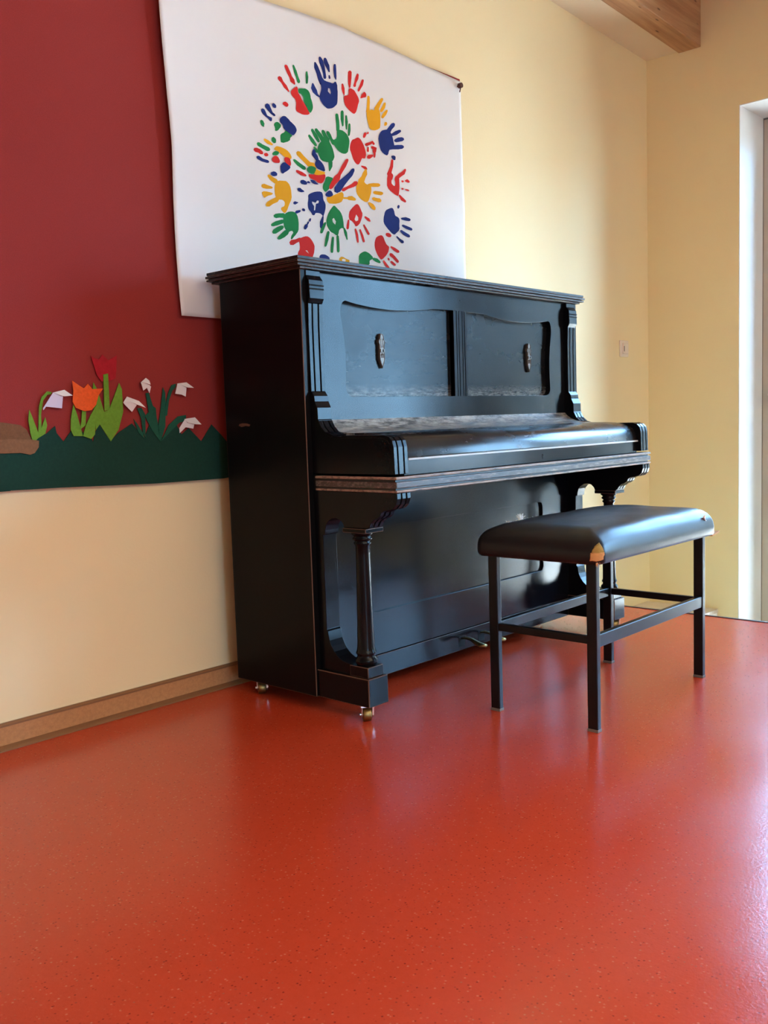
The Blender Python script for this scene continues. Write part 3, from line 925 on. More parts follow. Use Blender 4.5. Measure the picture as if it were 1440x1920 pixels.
  ('g', '308,1503 323,1507 340,1508 351,1513 352,1520 343,1524 323,1521 306,1517 297,1511 298,1505', ''),
  ('g', '293,1475 311,1480 337,1490 345,1496 343,1502 333,1502 305,1493 288,1484 283,1479 285,1475', ''),
  ('g', '304,1453 320,1462 335,1471 341,1478 338,1483 327,1482 310,1475 293,1465 287,1456 292,1451', ''),
  ('g', '323,1437 342,1446 359,1458 364,1467 358,1472 344,1469 328,1457 313,1445 309,1439 314,1435', ''),
 ]),
 ('red', [
  ('r', '381,1425 397,1434 417,1443 422,1449 420,1453 411,1453 391,1445 372,1441 363,1432 367,1424', ''),
  ('r', '410,1449 420,1454 430,1458 440,1461 450,1462 458,1460 466,1455 474,1447 479,1440 482,1433 481,1423 478,1410 473,1400 469,1394 450,1390 417,1388 401,1392 400,1399 403,1406 409,1413 411,1420 411,1426 410,1434 407,1442', '437,1414 445,1415 453,1405 442,1410'),
 ]),
 ('blue', [
  ('b', '504,1402 508,1406 515,1409 524,1410 532,1410 540,1408 547,1405 553,1401 552,1396 546,1390 535,1386 518,1384 507,1387 503,1396', ''),
 ]),
 ('yellow', [
  ('y', '599,1402 603,1407 608,1410 613,1411 621,1410 630,1407 639,1405 649,1404 652,1401 650,1395 639,1392 619,1389 606,1391 600,1397', ''),
 ]),
]
for hname, pieces in HANDS:
    bm = bmesh.new()
    used = []
    for k, (colr, pts, hole) in enumerate(pieces):
        loops = [poly_list(pts)] + ([poly_list(hole)] if hole else [])
        flat = [p for l in loops for p in l]
        tris = tessellate_polygon([[Vector((p[0], p[1], 0)) for p in l] for l in loops])
        off = .0009 + .00022 * k
        vs = [bm.verts.new((p[0], poster_y(*p) - off, p[1])) for p in flat]
        m = PAINT[colr][1]
        if m not in used:
            used.append(m)
        for t in tris:
            try:
                f = bm.faces.new([vs[i] for i in t])
                f.material_index = used.index(m)
                if f.normal.y > 0:
                    f.normal_flip()
            except ValueError:
                pass
    bm.normal_update()
    for f in bm.faces:
        if f.normal.y > 0:
            f.normal_flip()
    me = bpy.data.meshes.new('handprint')
    bm.to_mesh(me)
    bm.free()
    for m in used:
        me.materials.append(m)
    o = bpy.data.objects.new('handprint', me)
    o['label'] = hname + ' painted handprint'
    link(o, poster)

# paper spring meadow pinned along the lower edge of the board
CUT = {
 'grass': '-661,784 -613,795 -567,822 -545,827 -518,847 -515,828 -496,804 -476,827 -457,852 -429,819 -416,823 -406,799 -399,825 -383,848 -351,799 -325,822 -277,848 -237,804 -219,842 -184,795 -157,822 -125,846 -105,811 -78,829 -33,787 9,838 49,801 78,770 72,669 47,667 -209,669 -365,674 -509,679 -660,682 -668,682',
 'mound_top': '-684,862 -660,859 -618,852 -601,839 -590,814 -595,806 -688,810',
 'mound_low': '-688,815 -650,816 -590,813 -570,809 -572,792 -584,777 -597,773 -623,779 -678,780 -690,781',
 'rt_head': '-399,1038 -387,1032 -374,1029 -362,1043 -344,1027 -316,1042 -320,1003 -324,977 -345,969 -370,968 -383,985 -390,1010',
 'rt_stem': '-364,987 -349,990 -350,888 -367,886',
 'rt_leaf': '-395,965 -387,951 -378,924 -367,883 -351,888 -339,911 -313,964 -305,946 -305,882 -324,831 -351,799 -383,848 -396,833 -398,877 -400,907 -400,937',
 'ot_head': '-463,969 -443,956 -429,948 -416,961 -403,946 -369,948 -385,929 -394,903 -410,888 -431,885 -457,895 -466,912 -461,941',
 'ot_stem': '-437,888 -425,888 -429,847 -447,835 -441,860',
 'ot_leaf1': '-462,904 -453,878 -445,843 -439,817 -467,818 -475,836 -472,865',
 'ot_leaf2': '-391,903 -398,859 -402,820 -415,808 -439,817 -430,843 -413,873',
 'sl_leaf1': '-591,892 -582,868 -569,828 -586,802 -592,831 -595,864',
 'sl_stem': '-523,938 -536,940 -553,925 -562,900 -569,834 -586,802 -560,826 -558,879 -549,916 -536,931 -526,932',
 'sl_leaf2': '-546,871 -542,850 -549,827 -574,814 -561,838',
 'sl_bell': '-525,936 -496,927 -500,894 -546,899 -554,890 -555,895',
 'sl_fold': '-527,936 -488,944 -470,928 -496,926',
 'wa_stem1': '-258,891 -244,893 -233,874 -235,804 -244,820 -247,861',
 'wa_leaf1': '-273,861 -261,847 -244,820 -238,801 -258,820',
 'wa_stem2': '-226,935 -215,936 -204,898 -194,891 -193,864 -187,832 -184,792 -212,828 -233,869 -219,880',
 'wb_leaf': '-165,952 -158,937 -158,900 -164,836 -183,792 -190,832 -180,873',
 'wb_stem1': '-119,963 -135,958 -147,937 -157,909 -165,868 -156,868 -146,914 -132,942 -120,953',
 'wb_stem2': '-88,869 -118,865 -153,840 -182,792 -143,824 -114,846 -89,852',
 'b1a': '-248,966 -226,979 -218,971 -219,959 -236,964',
 'b1b': '-248,966 -236,964 -219,959 -213,953 -218,935 -227,950 -239,942',
 'b2a': '-120,963 -83,967 -65,950 -87,951',
 'b2b': '-120,963 -87,951 -90,924 -104,930 -128,933',
 'b3a': '-310,908 -293,925 -257,912 -240,892 -265,901 -287,911',
 'b3b': '-310,908 -287,911 -265,901 -281,881 -304,901',
 'b4a': '-99,857 -58,861 -44,839 -65,840 -91,845',
 'b4b': '-99,857 -91,845 -65,840 -69,827 -97,832 -119,815 -120,830',
}


def cut(name, key, mat, parent, layer, thick=.0016):
    yb = YB - .0005 - layer * .0022
    return prism(name, poly_list(CUT[key]), 'y', yb - thick, yb, mat, parent)


def thing_from(o, label, cat, group=None):
    o['label'] = label
    o['category'] = cat
    if group:
        o['group'] = group
    return o


gr = poly_list(CUT['grass'])
# the strip runs on behind the piano
ix = max(range(len(gr)), key=lambda i: gr[i][0])
more = []
x0 = gr[ix][0]
for i in range(1, 15):
    more.append((x0 + i * .07, .80 + (.055 if i % 2 else -.01)))
zlow = .674
outl = gr[:25]
idx = [i for i, p in enumerate(gr) if p[0] == x0][0]
outl = gr[:idx + 1] + more + [(more[-1][0], zlow + .002), ] + [p for p in gr[idx + 1:]]
yb = YB - .0005 - .0022
thing_from(prism('paper_grass', outl, 'y', yb - .0016, yb, M['green_d']), 'wide dark green paper grass strip with zigzag top along the lower edge of the red board', 'paper cut-out', 'paper grass strips')
xs = gr[0][0]
zl = gr[-1][1]
gl = [(xs + .004, .792), (xs + .004, zl - .001), (-3.2, zl + .001), (-3.2, .80)]
x = -3.15
while x < xs - .06:
    gl.append((x, .79 + (.05 if int(x * 20) % 2 else 0)))
    x += .055
thing_from(prism('paper_grass', gl, 'y', yb - .0036, yb - .002, M['green_d']), 'dark green paper grass strip at the far left edge under the brown paper', 'paper cut-out', 'paper grass strips')
mnd = root('paper_mound', (-.62, YB, .78), 'brown torn paper mound at the far left of the red board', 'paper cut-out')
cut('upper_sheet', 'mound_top', M['brown_c2'], mnd, 2)
cut('lower_sheet', 'mound_low', M['brown_c'], mnd, 3.2)

t = root('paper_tulip', (-.40, YB, .78), 'red paper tulip, the taller of the two tulips, with light green leaves', 'paper flower', 'paper tulips on the board')
cut('leaf', 'rt_leaf', M['green_l'], t, 2)
cut('stem', 'rt_stem', M['green_l'], t, 3.4)
cut('flower_head', 'rt_head', M['red_c'], t, 2.4)['label'] = 'crimson paper tulip head'
t = root('paper_tulip', (-.45, YB, .78), 'bright orange paper tulip in front of the taller red tulip', 'paper flower', 'paper tulips on the board')
cut('leaf', 'ot_leaf1', M['green_l'], t, 3.0)
cut('leaf', 'ot_leaf2', M['green_l'], t, 3.6)
cut('stem', 'ot_stem', M['green_l'], t, 3.3)
cut('flower_head', 'ot_head', M['orange_c'], t, 4.6)['label'] = 'orange paper tulip head'


def bell(key_a, key_b, parent, layer, ma, mb):
    """folded white blossom: a roof flap standing off the board and a hanging face under it"""
    A, B = poly_list(CUT[key_a]), poly_list(CUT[key_b])
    yb = YB - .002 - layer * .0022
    out = []
    for nm, pts, mt, tilt in (('upper_fold', A, ma, .012), ('hanging_face', B, mb, .006)):
        zc = max(p[1] for p in pts) if nm == 'upper_fold' else max(p[1] for p in pts)
        zr = max(1e-3, zc - min(p[1] for p in pts))
        bm = bmesh.new()
        n = len(pts)
        fv = [bm.verts.new((p[0], yb - .003 - tilt * ((zc - p[1]) / zr if nm == 'upper_fold' else 1 - .6 * (zc - p[1]) / zr), p[1])) for p in pts]
        bv = [bm.verts.new((v.co.x, v.co.y + .0012, v.co.z)) for v in fv]
        tr = tessellate_polygon([[Vector((p[0], p[1], 0)) for p in pts]])
        for t3 in tr:
            bm.faces.new([fv[i] for i in t3])
            bm.faces.new([bv[i] for i in reversed(t3)])
        for i in range(n):
            j = (i + 1) % n
            bm.faces.new((fv[i], fv[j], bv[j], bv[i]))
        out.append(mesh_obj(nm, bm, mt, parent))
    return out


SG = 'folded paper snowdrops'
s = root('paper_snowdrop', (-.55, YB, .78), 'large paper snowdrop with lilac bell on a light green stem, left of the orange tulip', 'paper flower', SG)
cut('leaf', 'sl_leaf1', M['green_l'], s, 2.6)
cut('leaf', 'sl_leaf2', M['green_l'], s, 2.0)
cut('stem', 'sl_stem', M['green_l'], s, 2.3)
bell('sl_fold', 'sl_bell', s, 3, M['white_c'], M['lilac_c'])
s = root('paper_snowdrop', (-.28, YB, .78), 'pair of white paper snowdrops on dark stems just right of the red tulip', 'paper flower', SG)
cut('stem', 'wa_stem2', M['green_m'], s, 2.0)
cut('stem', 'wa_stem1', M['green_m'], s, 2.6)
cut('leaf', 'wa_leaf1', M['green_m'], s, 2.3)
bell('b1a', 'b1b', s, 3, M['white_c'], M['white_c'])
bell('b3a', 'b3b', s, 3, M['white_c'], M['white_c'])
s = root('paper_snowdrop', (-.2, YB, .78), 'white paper snowdrops on dark stems nearest the piano, one high and one low', 'paper flower', SG)
cut('leaf', 'wb_leaf', M['green_m'], s, 2.0)
cut('stem', 'wb_stem1', M['green_m'], s, 2.3)
cut('stem', 'wb_stem2', M['green_m'], s, 2.6)
bell('b2a', 'b2b', s, 3, M['white_c'], M['white_c'])
bell('b4a', 'b4b', s, 3, M['white_c'], M['white_c'])

# ------------------------------------------------------------------ light switch
sw = root('light_switch', (2.69, YW, 1.16), 'ivory light switch on the back wall near the room corner', 'switch')
box('plate', 2.648, 2.732, YW - .010, YW, 1.118, 1.202, M['switch'], sw, bevel=.004, seg=3)
bm = bmesh.new()
b_box(bm, 2.665, 2.717, YW - .018, YW - .008, 1.133, 1.187)
mesh_obj('rocker', bm, M['switch'], sw, bevel=.002)
box('indicator_slot', 2.667, 2.6725, YW - .0195, YW - .017, 1.145, 1.172, M['gasket'], sw)

# ------------------------------------------------------------------ low white bench beyond the stage edge
bn = root('low_bench', (2.7, -.1, ZLOW), 'low white planked box beyond the stage edge in the room corner', 'bench')
bz = -.20
for i in range(5):
    xa = 2.42 + i * .104
    box('plank', xa, xa + .101, -.30, YW - .003, bz - .02, bz - random.random() * .0015, M['whitewood'], bn, bevel=.0015)
box('front_panel', 2.43, 2.935, -.296, -.278, ZLOW, bz - .02, M['white'], bn, bevel=.001)
box('side_panel', 2.43, 2.448, -.278, YW - .003, ZLOW, bz - .02, M['white'], bn, bevel=.001)
box('side_panel', 2.917, 2.935, -.278, YW - .003, ZLOW, bz - .02, M['white'], bn, bevel=.001)

# ------------------------------------------------------------------ the piano
W = 1.461
ZB = .046
piano = root('upright_piano', (W / 2, -.3, 0), 'old black upright piano with worn edges and closed keyboard lid against the wall', 'piano')
mir = lambda x: W - x
for sx in (0, 1):
    a, b = (0, .034) if not sx else (W - .034, W)
    sp = box('side_panel', a, b, -.355, 0, ZB, 1.259, M['side'], piano, bevel=.0022, wear=M['wear'])
    if not sx:
        chip_bm = bmesh.new()
        b_prism(chip_bm, [(-.062, .831), (-.075, .827), (-.095, .830), (-.110, .828), (-.116, .833), (-.100, .837), (-.08, .838), (-.066, .836)], 'x', -.0006, .002)
        mesh_obj('bare_chip', chip_bm, M['wear'], sp)['label'] = 'bare wood chip in the black side'
box('back_panel', .034, W - .034, -.03, -.002, ZB, 1.255, M['side'], piano)
# lid: a stack of mouldings under a flat top
bm = bmesh.new()
for ov, fo, z0, z1 in ((.010, .012, 1.2575, 1.2635), (.026, .021, 1.2635, 1.2695), (.019, .015, 1.2695, 1.2725), (.029, .024, 1.2725, 1.2790), (.022, .018, 1.2790, 1.2815), (.0245, .020, 1.2815, 1.2900)):
    b_box(bm, -ov, W + ov, -.355 - fo, .020 + ov * .3, z0, z1)
mesh_obj('lid', bm, M['lidm'], piano, bevel=.0016, wear=M['wear'])

# keyboard cheeks with the moulded console front
FRONT = [(-.358, 1.256), (-.358, 1.242), (-.369, 1.228), (-.371, 1.178), (-.363, 1.165), (-.361, 1.10), (-.3615, .98), (-.362, .92), (-.372, .907), (-.374, .892), (-.383, .874), (-.384, .842), (-.386, .838), (-.395, .821), (-.411, .806), (-.441, .797), (-.475, .795), (-.60, .795), (-.630, .7945), (-.648, .789), (-.658, .779), (-.663, .762), (-.665, .690)]


def inset(p, d):
    y, z = p
    return (y + d, z) if z > .80 or z < .77 else (y + d * .7, z - d * .7)


for s in (0, 1):
    X = (lambda a: a) if not s else (lambda a: W - a)
    bm = bmesh.new()
    rec = [inset(p, .0042) for p in FRONT]
    b_prism(bm, rec + [(-.34, .690), (-.34, 1.256)], 'x', X(.020), X(.0745))
    for a, b in ((.0195, .033), (.0375, .0565), (.061, .075)):
        for lo, hi in ((4, 8), (12, 16), (16, 23)):
            seg = FRONT[lo:hi]
            b_prism(bm, seg + [inset(p, .012) for p in seg[::-1]], 'x', X(a), X(b))
    for lo, hi in ((0, 5), (7, 13)):
        seg = FRONT[lo:hi]
        b_prism(bm, seg + [(p[0] + .012, p[1]) for p in seg[::-1]], 'x', X(.0195), X(.075))
    ck = mesh_obj('cheek', bm, M['ebony'], piano, bevel=.0012, angle=40)
    g = bmesh.new()
    for zg in (1.214, 1.204):
        b_box(g, min(X(.021), X(.0745)), max(X(.021), X(.0745)), -.3722, -.36, zg - .0018, zg + .0018)
    mesh_obj('groove_line', g, M['hole'], ck)

# upper front panel: shaped frame, two sunk fields, fluted middle strip
YFp = -.345


def arc(cx, cz, r, a0, a1, n=6):
    return [(cx + r * math.cos(math.radians(a0 + (a1 - a0) * i / n)), cz + r * math.sin(math.radians(a0 + (a1 - a0) * i / n))) for i in range(n + 1)]


L0, R0 = .165, W - .165


def open_side(sign):
    # bottom to top along the left side; x from the left edge of the piano
    pts = arc(L0 + .040, .906 + .028, .028, 270, 180, 6)
    for k in range(1, 12):
        t = k / 12
        z = .934 + (1.135 - .934) * t
        pts.append((L0 + .012 + .005 * math.sin(t * math.pi) - .011 * t ** 3, z))
    pts += [(L0 + .000, 1.145), (L0 + .001, 1.160), (L0 + .005, 1.172), (L0 + .012, 1.180), (L0 + .020, 1.184)]
    return pts


side = open_side(1)
n = 24
topc = []
for k in range(1, n):
    u = k / n
    x = (L0 + .020) + (R0 - L0 - .040) * u
    uu = abs(u - .5) * 2            # 0 centre .. 1 ends
    z = 1.182 - .014 * math.sin(math.pi * min(1, (1 - uu) / .75)) * 1.0 + .006 * (1 - uu) ** 2
    topc.append((x, z))
right = [(W - p[0], p[1]) for p in side[::-1]]
opening = side + topc + right
fp = prism('front_panel', [(.0755, .838), (W - .0755, .838), (W - .0755, 1.256), (.0755, 1.256)], 'y', YFp, YFp + .022, M['front'], piano, hole=opening, bevel=.0012, angle=50)
box('sunk_field', L0 - .02, .712, -.3255, -.318, .895, 1.20, M['field'], fp)
box('sunk_field', .762, R0 + .02, -.3255, -.318, .895, 1.20, M['field'], fp)
bm = bmesh.new()
for a, b, d in ((.701, .773, .004), (.701, .716, 0), (.7185, .728, .0), (.7305, .747, 0), (.7495, .758, 0), (.761, .773, 0)):
    b_box(bm, a, b, -.343 + d, -.320, .905, 1.192)
mesh_obj('middle_strip', bm, M['front'], fp, bevel=.0008)
bm = bmesh.new()
b_cyl(bm, (.735, -.3452, 1.222), (0, 1, 0), .0022, .001, 10)
mesh_obj('screw_hole', bm, M['hole'], fp)


def sconce(cx, cz):
    s = bmesh.new()
    half = [(.0, .052), (.005, .0505), (.0085, .046), (.0095, .038), (.0098, .034), (.0125, .0335), (.0150, .030), (.0150, .023), (.0125, .0195), (.0115, .017), (.0120, -.022), (.0110, -.030), (.0060, -.042), (0, -.054)]
    out = [(cx + a, cz + b) for a, b in half] + [(cx - a, cz + b) for a, b in half[-2:0:-1]]
    b_prism(s, out, 'y', -.3345, -.3255)
    o = mesh_obj('sconce_plate', s, M['bronze'], fp, bevel=.0005)
    r = bmesh.new()
    yq = -.3350
    rim = [(cx + a * .84, yq, cz + b * .95) for a, b in half] + [(cx - a * .84, yq, cz + b * .95) for a, b in half[-2:0:-1]]
    b_tube(r, rim + [rim[0]], .0010, 6)
    for dx in (-.004, .004):
        b_tube(r, [(cx + dx, yq, cz + .036), (cx + dx, yq, cz + .008)], .0009, 6)
        b_tube(r, [(cx + dx * .3, yq, cz - .008), (cx + dx, yq, cz - .022), (cx + dx * 1.3, yq, cz - .010)], .0009, 6)
    mesh_obj('relief', r, M['bronze'], o, smooth=True)
    k = bmesh.new()
    b_box(k, cx - .009, cx + .009, -.3380, -.334, cz - .0055, cz + .0045)
    mesh_obj('socket', k, M['bronze'], o, bevel=.0006)
    k = bmesh.new()
    b_box(k, cx - .0015, cx + .0045, -.3386, -.3375, cz - .0040, cz + .003)
    mesh_obj('socket_hole', k, M['hole'], o)


sconce(.352, 1.046)
sconce(1.161, 1.046)

# fallboard
fb = prism('fallboard_rear', [(-.346, .8395), (-.356, .829), (-.372, .818), (-.395, .809), (-.425, .803), (-.468, .8005), (-.468, .785), (-.346, .785)], 'x', .0755, W - .0755, M['rear'], piano, smooth=False)
flap = prism('keyboard_lid', [(-.4685, .8005), (-.52, .7995), (-.565, .7965), (-.598, .791), (-.622, .7815), (-.637, .769), (-.645, .754), (-.6485, .735), (-.6485, .7285), (-.63, .7285), (-.4685, .7285)], 'x', .0765, W - .0765, M['flap'], piano, bevel=.0015, angle=50)
for p in flap.data.polygons:
    p.use_smooth = abs(p.normal.x) < .5
box('pale_lath', .092, W - .026, -.6525, -.640, .7245, .7300, M['lath'], flap, bevel=.001)['label'] = 'thin pale lath along the keyboard lid'
ks = box('key_slip', .0765, W - .0765, -.6475, -.56, .684, .7285, M['front'], piano, bevel=.001)
bm = bmesh.new()
kx = .752
b_cyl(bm, (kx, -.6478, .706), (0, 1, 0), .0036, .001, 12)
b_box(bm, kx - .0022, kx + .0022, -.6483, -.6473, .694, .706)
mesh_obj('keyhole', bm, M['hole'], ks)
# key bed with three worn mouldings
kb = box('key_bed', .022, W - .022, -.664, -.350, .642, .684, M['mould_d'], piano)
for nm, z0, z1, ov, mt in (('top_moulding', .6765, .6840, .006, 'mould'), ('middle_moulding', .6535, .6705, .0055, 'mould_m'), ('bottom_moulding', .6420, .6485, .006, 'mould')):
    bm = bmesh.new()
    b_box(bm, .022 - ov, W - .022 + ov, -.667 - ov, -.366, z0, z1)
    mesh_obj(nm, bm, M[mt], kb, bevel=.0022, seg=3)

# leg boards with brackets, columns, toe blocks
BR = [(-.667, .642), (-.668, .628), (-.662, .612), (-.650, .601), (-.635, .597), (-.617, .594), (-.608, .589), (-.604, .580), (-.594, .573), (-.582, .569), (-.570, .560), (-.562, .546), (-.560, .541)]
ARCH = [(-.471, .541), (-.466, .552), (-.455, .562), (-.440, .566), (-.424, .564), (-.410, .556), (-.400, .545), (-.395, .530), (-.394, .518), (-.386, .516), (-.386, .500)]
FOOT = [(-.386, .243), (-.390, .240), (-.395, .213), (-.403, .197), (-.413, .183), (-.427, .171), (-.443, .163), (-.460, .158), (-.48, .156), (-.482, .126)]
for s in (0, 1):
    X = (lambda a: a) if not s else (lambda a: W - a)
    prof = [(-.345, .642)] + BR + ARCH + FOOT + [(-.345, .126)]
    prism('leg_board', prof, 'x', X(.020), X(.0735), M['ebony'], piano, bevel=.0012, angle=40)
    bm = bmesh.new()
    ys = [BR[k] for k in range(12)]
    for a, b in ((.0195, .034), (.040, .054), (.060, .074)):
        b_prism(bm, [(p[0] - .003, p[1] - .002) for p in ys] + [(p[0] + .01, p[1] + .006) for p in ys[::-1]], 'x', X(a), X(b))
    mesh_obj('bracket_ribs', bm, M['ebony'], piano, bevel=.0008, angle=40)
    cx, cy = X(.046), -.514
    bm = bmesh.new()
    b_box(bm, cx - .036, cx + .036, cy - .047, cy + .040, .5295, .5415)
    mesh_obj('abacus', bm, M['ebony'], piano, bevel=.0015, wear=M['wear'])
    bm = bmesh.new()
    b_lathe(bm, [(.029, .5295), (.030, .524), (.025, .520), (.0225, .517), (.027, .513), (.0275, .510), (.022, .506), (.0205, .503), (.024, .500), (.024, .497), (.0195, .492), (.0195, .46), (.0205, .38), (.0225, .28), (.0245, .205), (.026, .197), (.0285, .193), (.0285, .189), (.025, .185), (.0255, .180), (.031, .174), (.0325, .169), (.031, .163), (.027, .159), (.027, .156)], cx, cy, 36)
    mesh_obj('column', bm, M['ebony'], piano, smooth=True)
    box('column_base', cx - .031, cx + .031, cy - .034, cy + .036, .126, .156, M['ebony'], piano, bevel=.0018, wear=M['wear'])
    box('toe_block', min(X(.007), X(.0865)), max(X(.007), X(.0865)), -.556, -.352, ZB, .126, M['ebony'], piano, bevel=.0025, wear=M['wear'])

# lower panel with its sunk field, kick rail and pedals
YLp = -.350
LX0, LX1, LZ0, LZ1 = .252, 1.209, .247, .508
hole = arc(LX0 + .02, LZ0 + .02, .02, 270, 180) + arc(LX0 + .02, LZ1 - .02, .02, 180, 90) + arc(LX1 - .02, LZ1 - .02, .02, 90, 0) + arc(LX1 - .02, LZ0 + .02, .02, 0, -90)
lp = prism('lower_panel', [(.0345, .1145), (W - .0345, .1145), (W - .0345, .641), (.0345, .641)], 'y', YLp, YLp + .02, M['low'], piano, hole=hole, bevel=.001, angle=50)
box('sunk_field', LX0 - .02, LX1 + .02, YLp + .009, YLp + .016, LZ0 - .02, LZ1 + .02, M['low'], lp)
kr = box('kick_rail', .0345, W - .0345, YLp - .003, YLp + .02, .044, .1125, M['low'], piano, bevel=.0016, wear=M['wear'])
for px_ in (.690, .800):
    sl = bmesh.new()
    b_box(sl, px_ - .018, px_ + .018, YLp - .0036, YLp, .056, .092)
    mesh_obj('pedal_slot', sl, M['hole'], kr)
    bm = bmesh.new()
    path = [(px_, YLp + .01, .083), (px_, YLp - .02, .088), (px_, YLp - .045, .086), (px_, YLp - .065, .077), (px_, YLp - .085, .071), (px_, YLp - .102, .072)]
    b_tube(bm, path, [.007, .008, .009, .012, .015, .010], 14)
    for v in bm.verts:
        t0 = min(path, key=lambda q: abs(q[1] - v.co.y))
        v.co.z = t0[2] + (v.co.z - t0[2]) * .5
    mesh_obj('pedal', bm, M['brass'], piano, smooth=True)

# casters
ax = Vector((.80, -.60, 0))
for cxp, cyp, dr in ((.030, -.523, 1), (W - .030, -.523, 1), (.036, -.070, 1), (W - .036, -.070, 1)):
    side_v = Vector((-ax.y, ax.x, 0)) * .012
    bm = bmesh.new()
    c = Vector((cxp, cyp, .0195))
    R = .0195
    h = .0115
    prof = [(-h, .4 * R), (-h, .9 * R), (-h * .8, R), (h * .8, R), (h, .9 * R), (h, .4 * R)]
    rings = []
    up_ = Vector((0, 0, 1))
    sv = Vector((-ax.y, ax.x, 0))
    for d, r in prof:
        rings.append([bm.verts.new(c + ax * d + (sv * math.cos(2 * math.pi * k / 26) + up_ * math.sin(2 * math.pi * k / 26)) * r) for k in range(26)])
    for a, b in zip(rings, rings[1:]):
        for k in range(26):
            bm.faces.new((a[k], a[(k + 1) % 26], b[(k + 1) % 26], b[k]))
    bm.faces.new(rings[0][::-1])
    bm.faces.new(rings[-1])
    cw = mesh_obj('caster', bm, M['brass'], piano, smooth=True, bevel=0)
    bm = bmesh.new()
    for d, th, gw in ((-.0155, .002, 1.0), (.0130, .005, 1.35)):
        q = c + ax * d
        vs = []
        for dd in (0, th):
            for a_, z_ in ((-.011, .000), (-.013, ZB - .0195), (.013, ZB - .0195), (.011, .000), (.006, -.008), (-.006, -.008)):
                vs.append(bm.verts.new(q + ax * dd + sv * a_ * gw + up_ * z_))
        bm.faces.new(vs[:6])
        bm.faces.new(vs[6:][::-1])
        for k in range(6):
            bm.faces.new((vs[k], vs[(k + 1) % 6], vs[6 + (k + 1) % 6], vs[6 + k]))
    vs = [c + ax * d + sv * a_ + up_ * z_ for z_ in (ZB - .0195 - .004, ZB - .0195 - .0002) for d, a_ in ((-.019, -.016), (.019, -.016), (.019, .016), (-.019, .016))]
    q = [bm.verts.new(v) for v in vs]
    for f in ((0, 3, 2, 1), (4, 5, 6, 7), (0, 1, 5, 4), (1, 2, 6, 5), (2, 3, 7, 6), (3, 0, 4, 7)):
        bm.faces.new([q[i] for i in f])
    b_cyl(bm, c, ax, .004, .040, 12)
    mesh_obj('fork', bm, M['steel'], cw, bevel=.0005)

# ------------------------------------------------------------------ the stool
stool = root('piano_stool', (.65, -.91, 0), 'long piano stool with torn black leather seat and black square steel legs', 'stool')
legs = [(.314, -.773), (.312, -1.086), (.963, -1.084), (.962, -.769)]
for lx, ly in legs:
    l = box('leg', lx, lx + .0185, ly, ly + .030, .004, .446, M['tube'], stool, bevel=.0024, seg=3)
    box('foot_cap', lx - .001, lx + .0195, ly - .001, ly + .031, 0, .008, M['foot'], l, bevel=.001)
box('rail', .3305, .963, -1.082, -1.064, .224, .258, M['tube'], stool, bevel=.0024, seg=3)
box('rail', .3325, .962, -.764, -.746, .228, .256, M['tube'], stool, bevel=.0024, seg=3)
box('rail', .316, .331, -1.056, -.773, .233, .254, M['tube'], stool, bevel=.0024, seg=3)
box('rail', .965, .980, -1.054, -.769, .233, .254, M['tube'], stool, bevel=.0024, seg=3)
box('seat_board', .300, .997, -1.096, -.730, .4455, .458, M['tube'], stool, bevel=.001)
# upholstered seat: rounded slab with crowned top
SX0, SX1, SY0, SY1, SZ0, SZ1 = .287, 1.008, -1.112, -.712, .4475, .530
bm = bmesh.new()
NX, NYv = 48, 30


def ring(inset_, z, crown=0.0, rc=.032, n=10):
    pts = []
    x0, x1, y0, y1 = SX0 + inset_, SX1 - inset_, SY0 + inset_, SY1 - inset_
    r = max(.004, rc - inset_ * .5)
    for cx, cy, a0 in ((x1 - r, y1 - r, 0), (x0 + r, y1 - r, 90), (x0 + r, y0 + r, 180), (x1 - r, y0 + r, 270)):
        for k in range(n + 1):
            a = math.radians(a0 + 90 * k / n)
            pts.append((cx + r * math.cos(a), cy + r * math.sin(a)))
    res = []
    m = len(pts)
    # resample sides so that the top can bulge
    for i in range(m):
        p, q = pts[i], pts[(i + 1) % m]
        d = math.hypot(q[0] - p[0], q[1] - p[1])
        k = max(1, int(d / .03)) if d > .05 else 1
        if (i + 1) % (n + 1) == 0:
            k = 16 if d > .4 or (i // (n + 1)) % 2 == 0 else 10
            k = 16
        for t in range(k):
            res.append((p[0] + (q[0] - p[0]) * t / k, p[1] + (q[1] - p[1]) * t / k, z))
    return res


def crown(x, y):
    u = (x - (SX0 + SX1) / 2) / ((SX1 - SX0) / 2)
    v = (y - (SY0 + SY1) / 2) / ((SY1 - SY0) / 2)
    return .013 * max(0, 1 - u ** 2 * .55) * max(0, 1 - v * v * .75)


prof = [(.012, SZ0), (.003, SZ0 + .003), (.0, SZ0 + .010), (.0, SZ0 + .030), (.0025, SZ0 + .044), (.008, SZ0 + .056), (.017, SZ0 + .066), (.029, SZ0 + .0735), (.044, SZ0 + .0785), (.064, SZ0 + .081), (.09, SZ0 + .082), (.12, SZ0 + .0822), (.15, SZ0 + .0822), (.18, SZ0 + .0822)]
rings = []
for ins, z in prof:
    rg = []
    for (x, y, z_) in ring(ins, z):
        k = min(1, max(0, (z - SZ0 - .03) / .045))
        w = 0.0012 * math.sin(x * 23 + y * 31) * k
        dip = -.004 * k if (x < SX0 + .06) else 0
        rg.append(bm.verts.new((x, y, z_ + crown(x, y) * k + w + dip)))
    rings.append(rg)
for a, b in zip(rings, rings[1:]):
    m = len(a)
    for i in range(m):
        bm.faces.new((a[i], a[(i + 1) % m], b[(i + 1) % m], b[i]))
bm.faces.new(rings[0][::-1])
bm.faces.new(rings[-1])
seat = mesh_obj('seat', bm, M['leather'], stool, smooth=True)


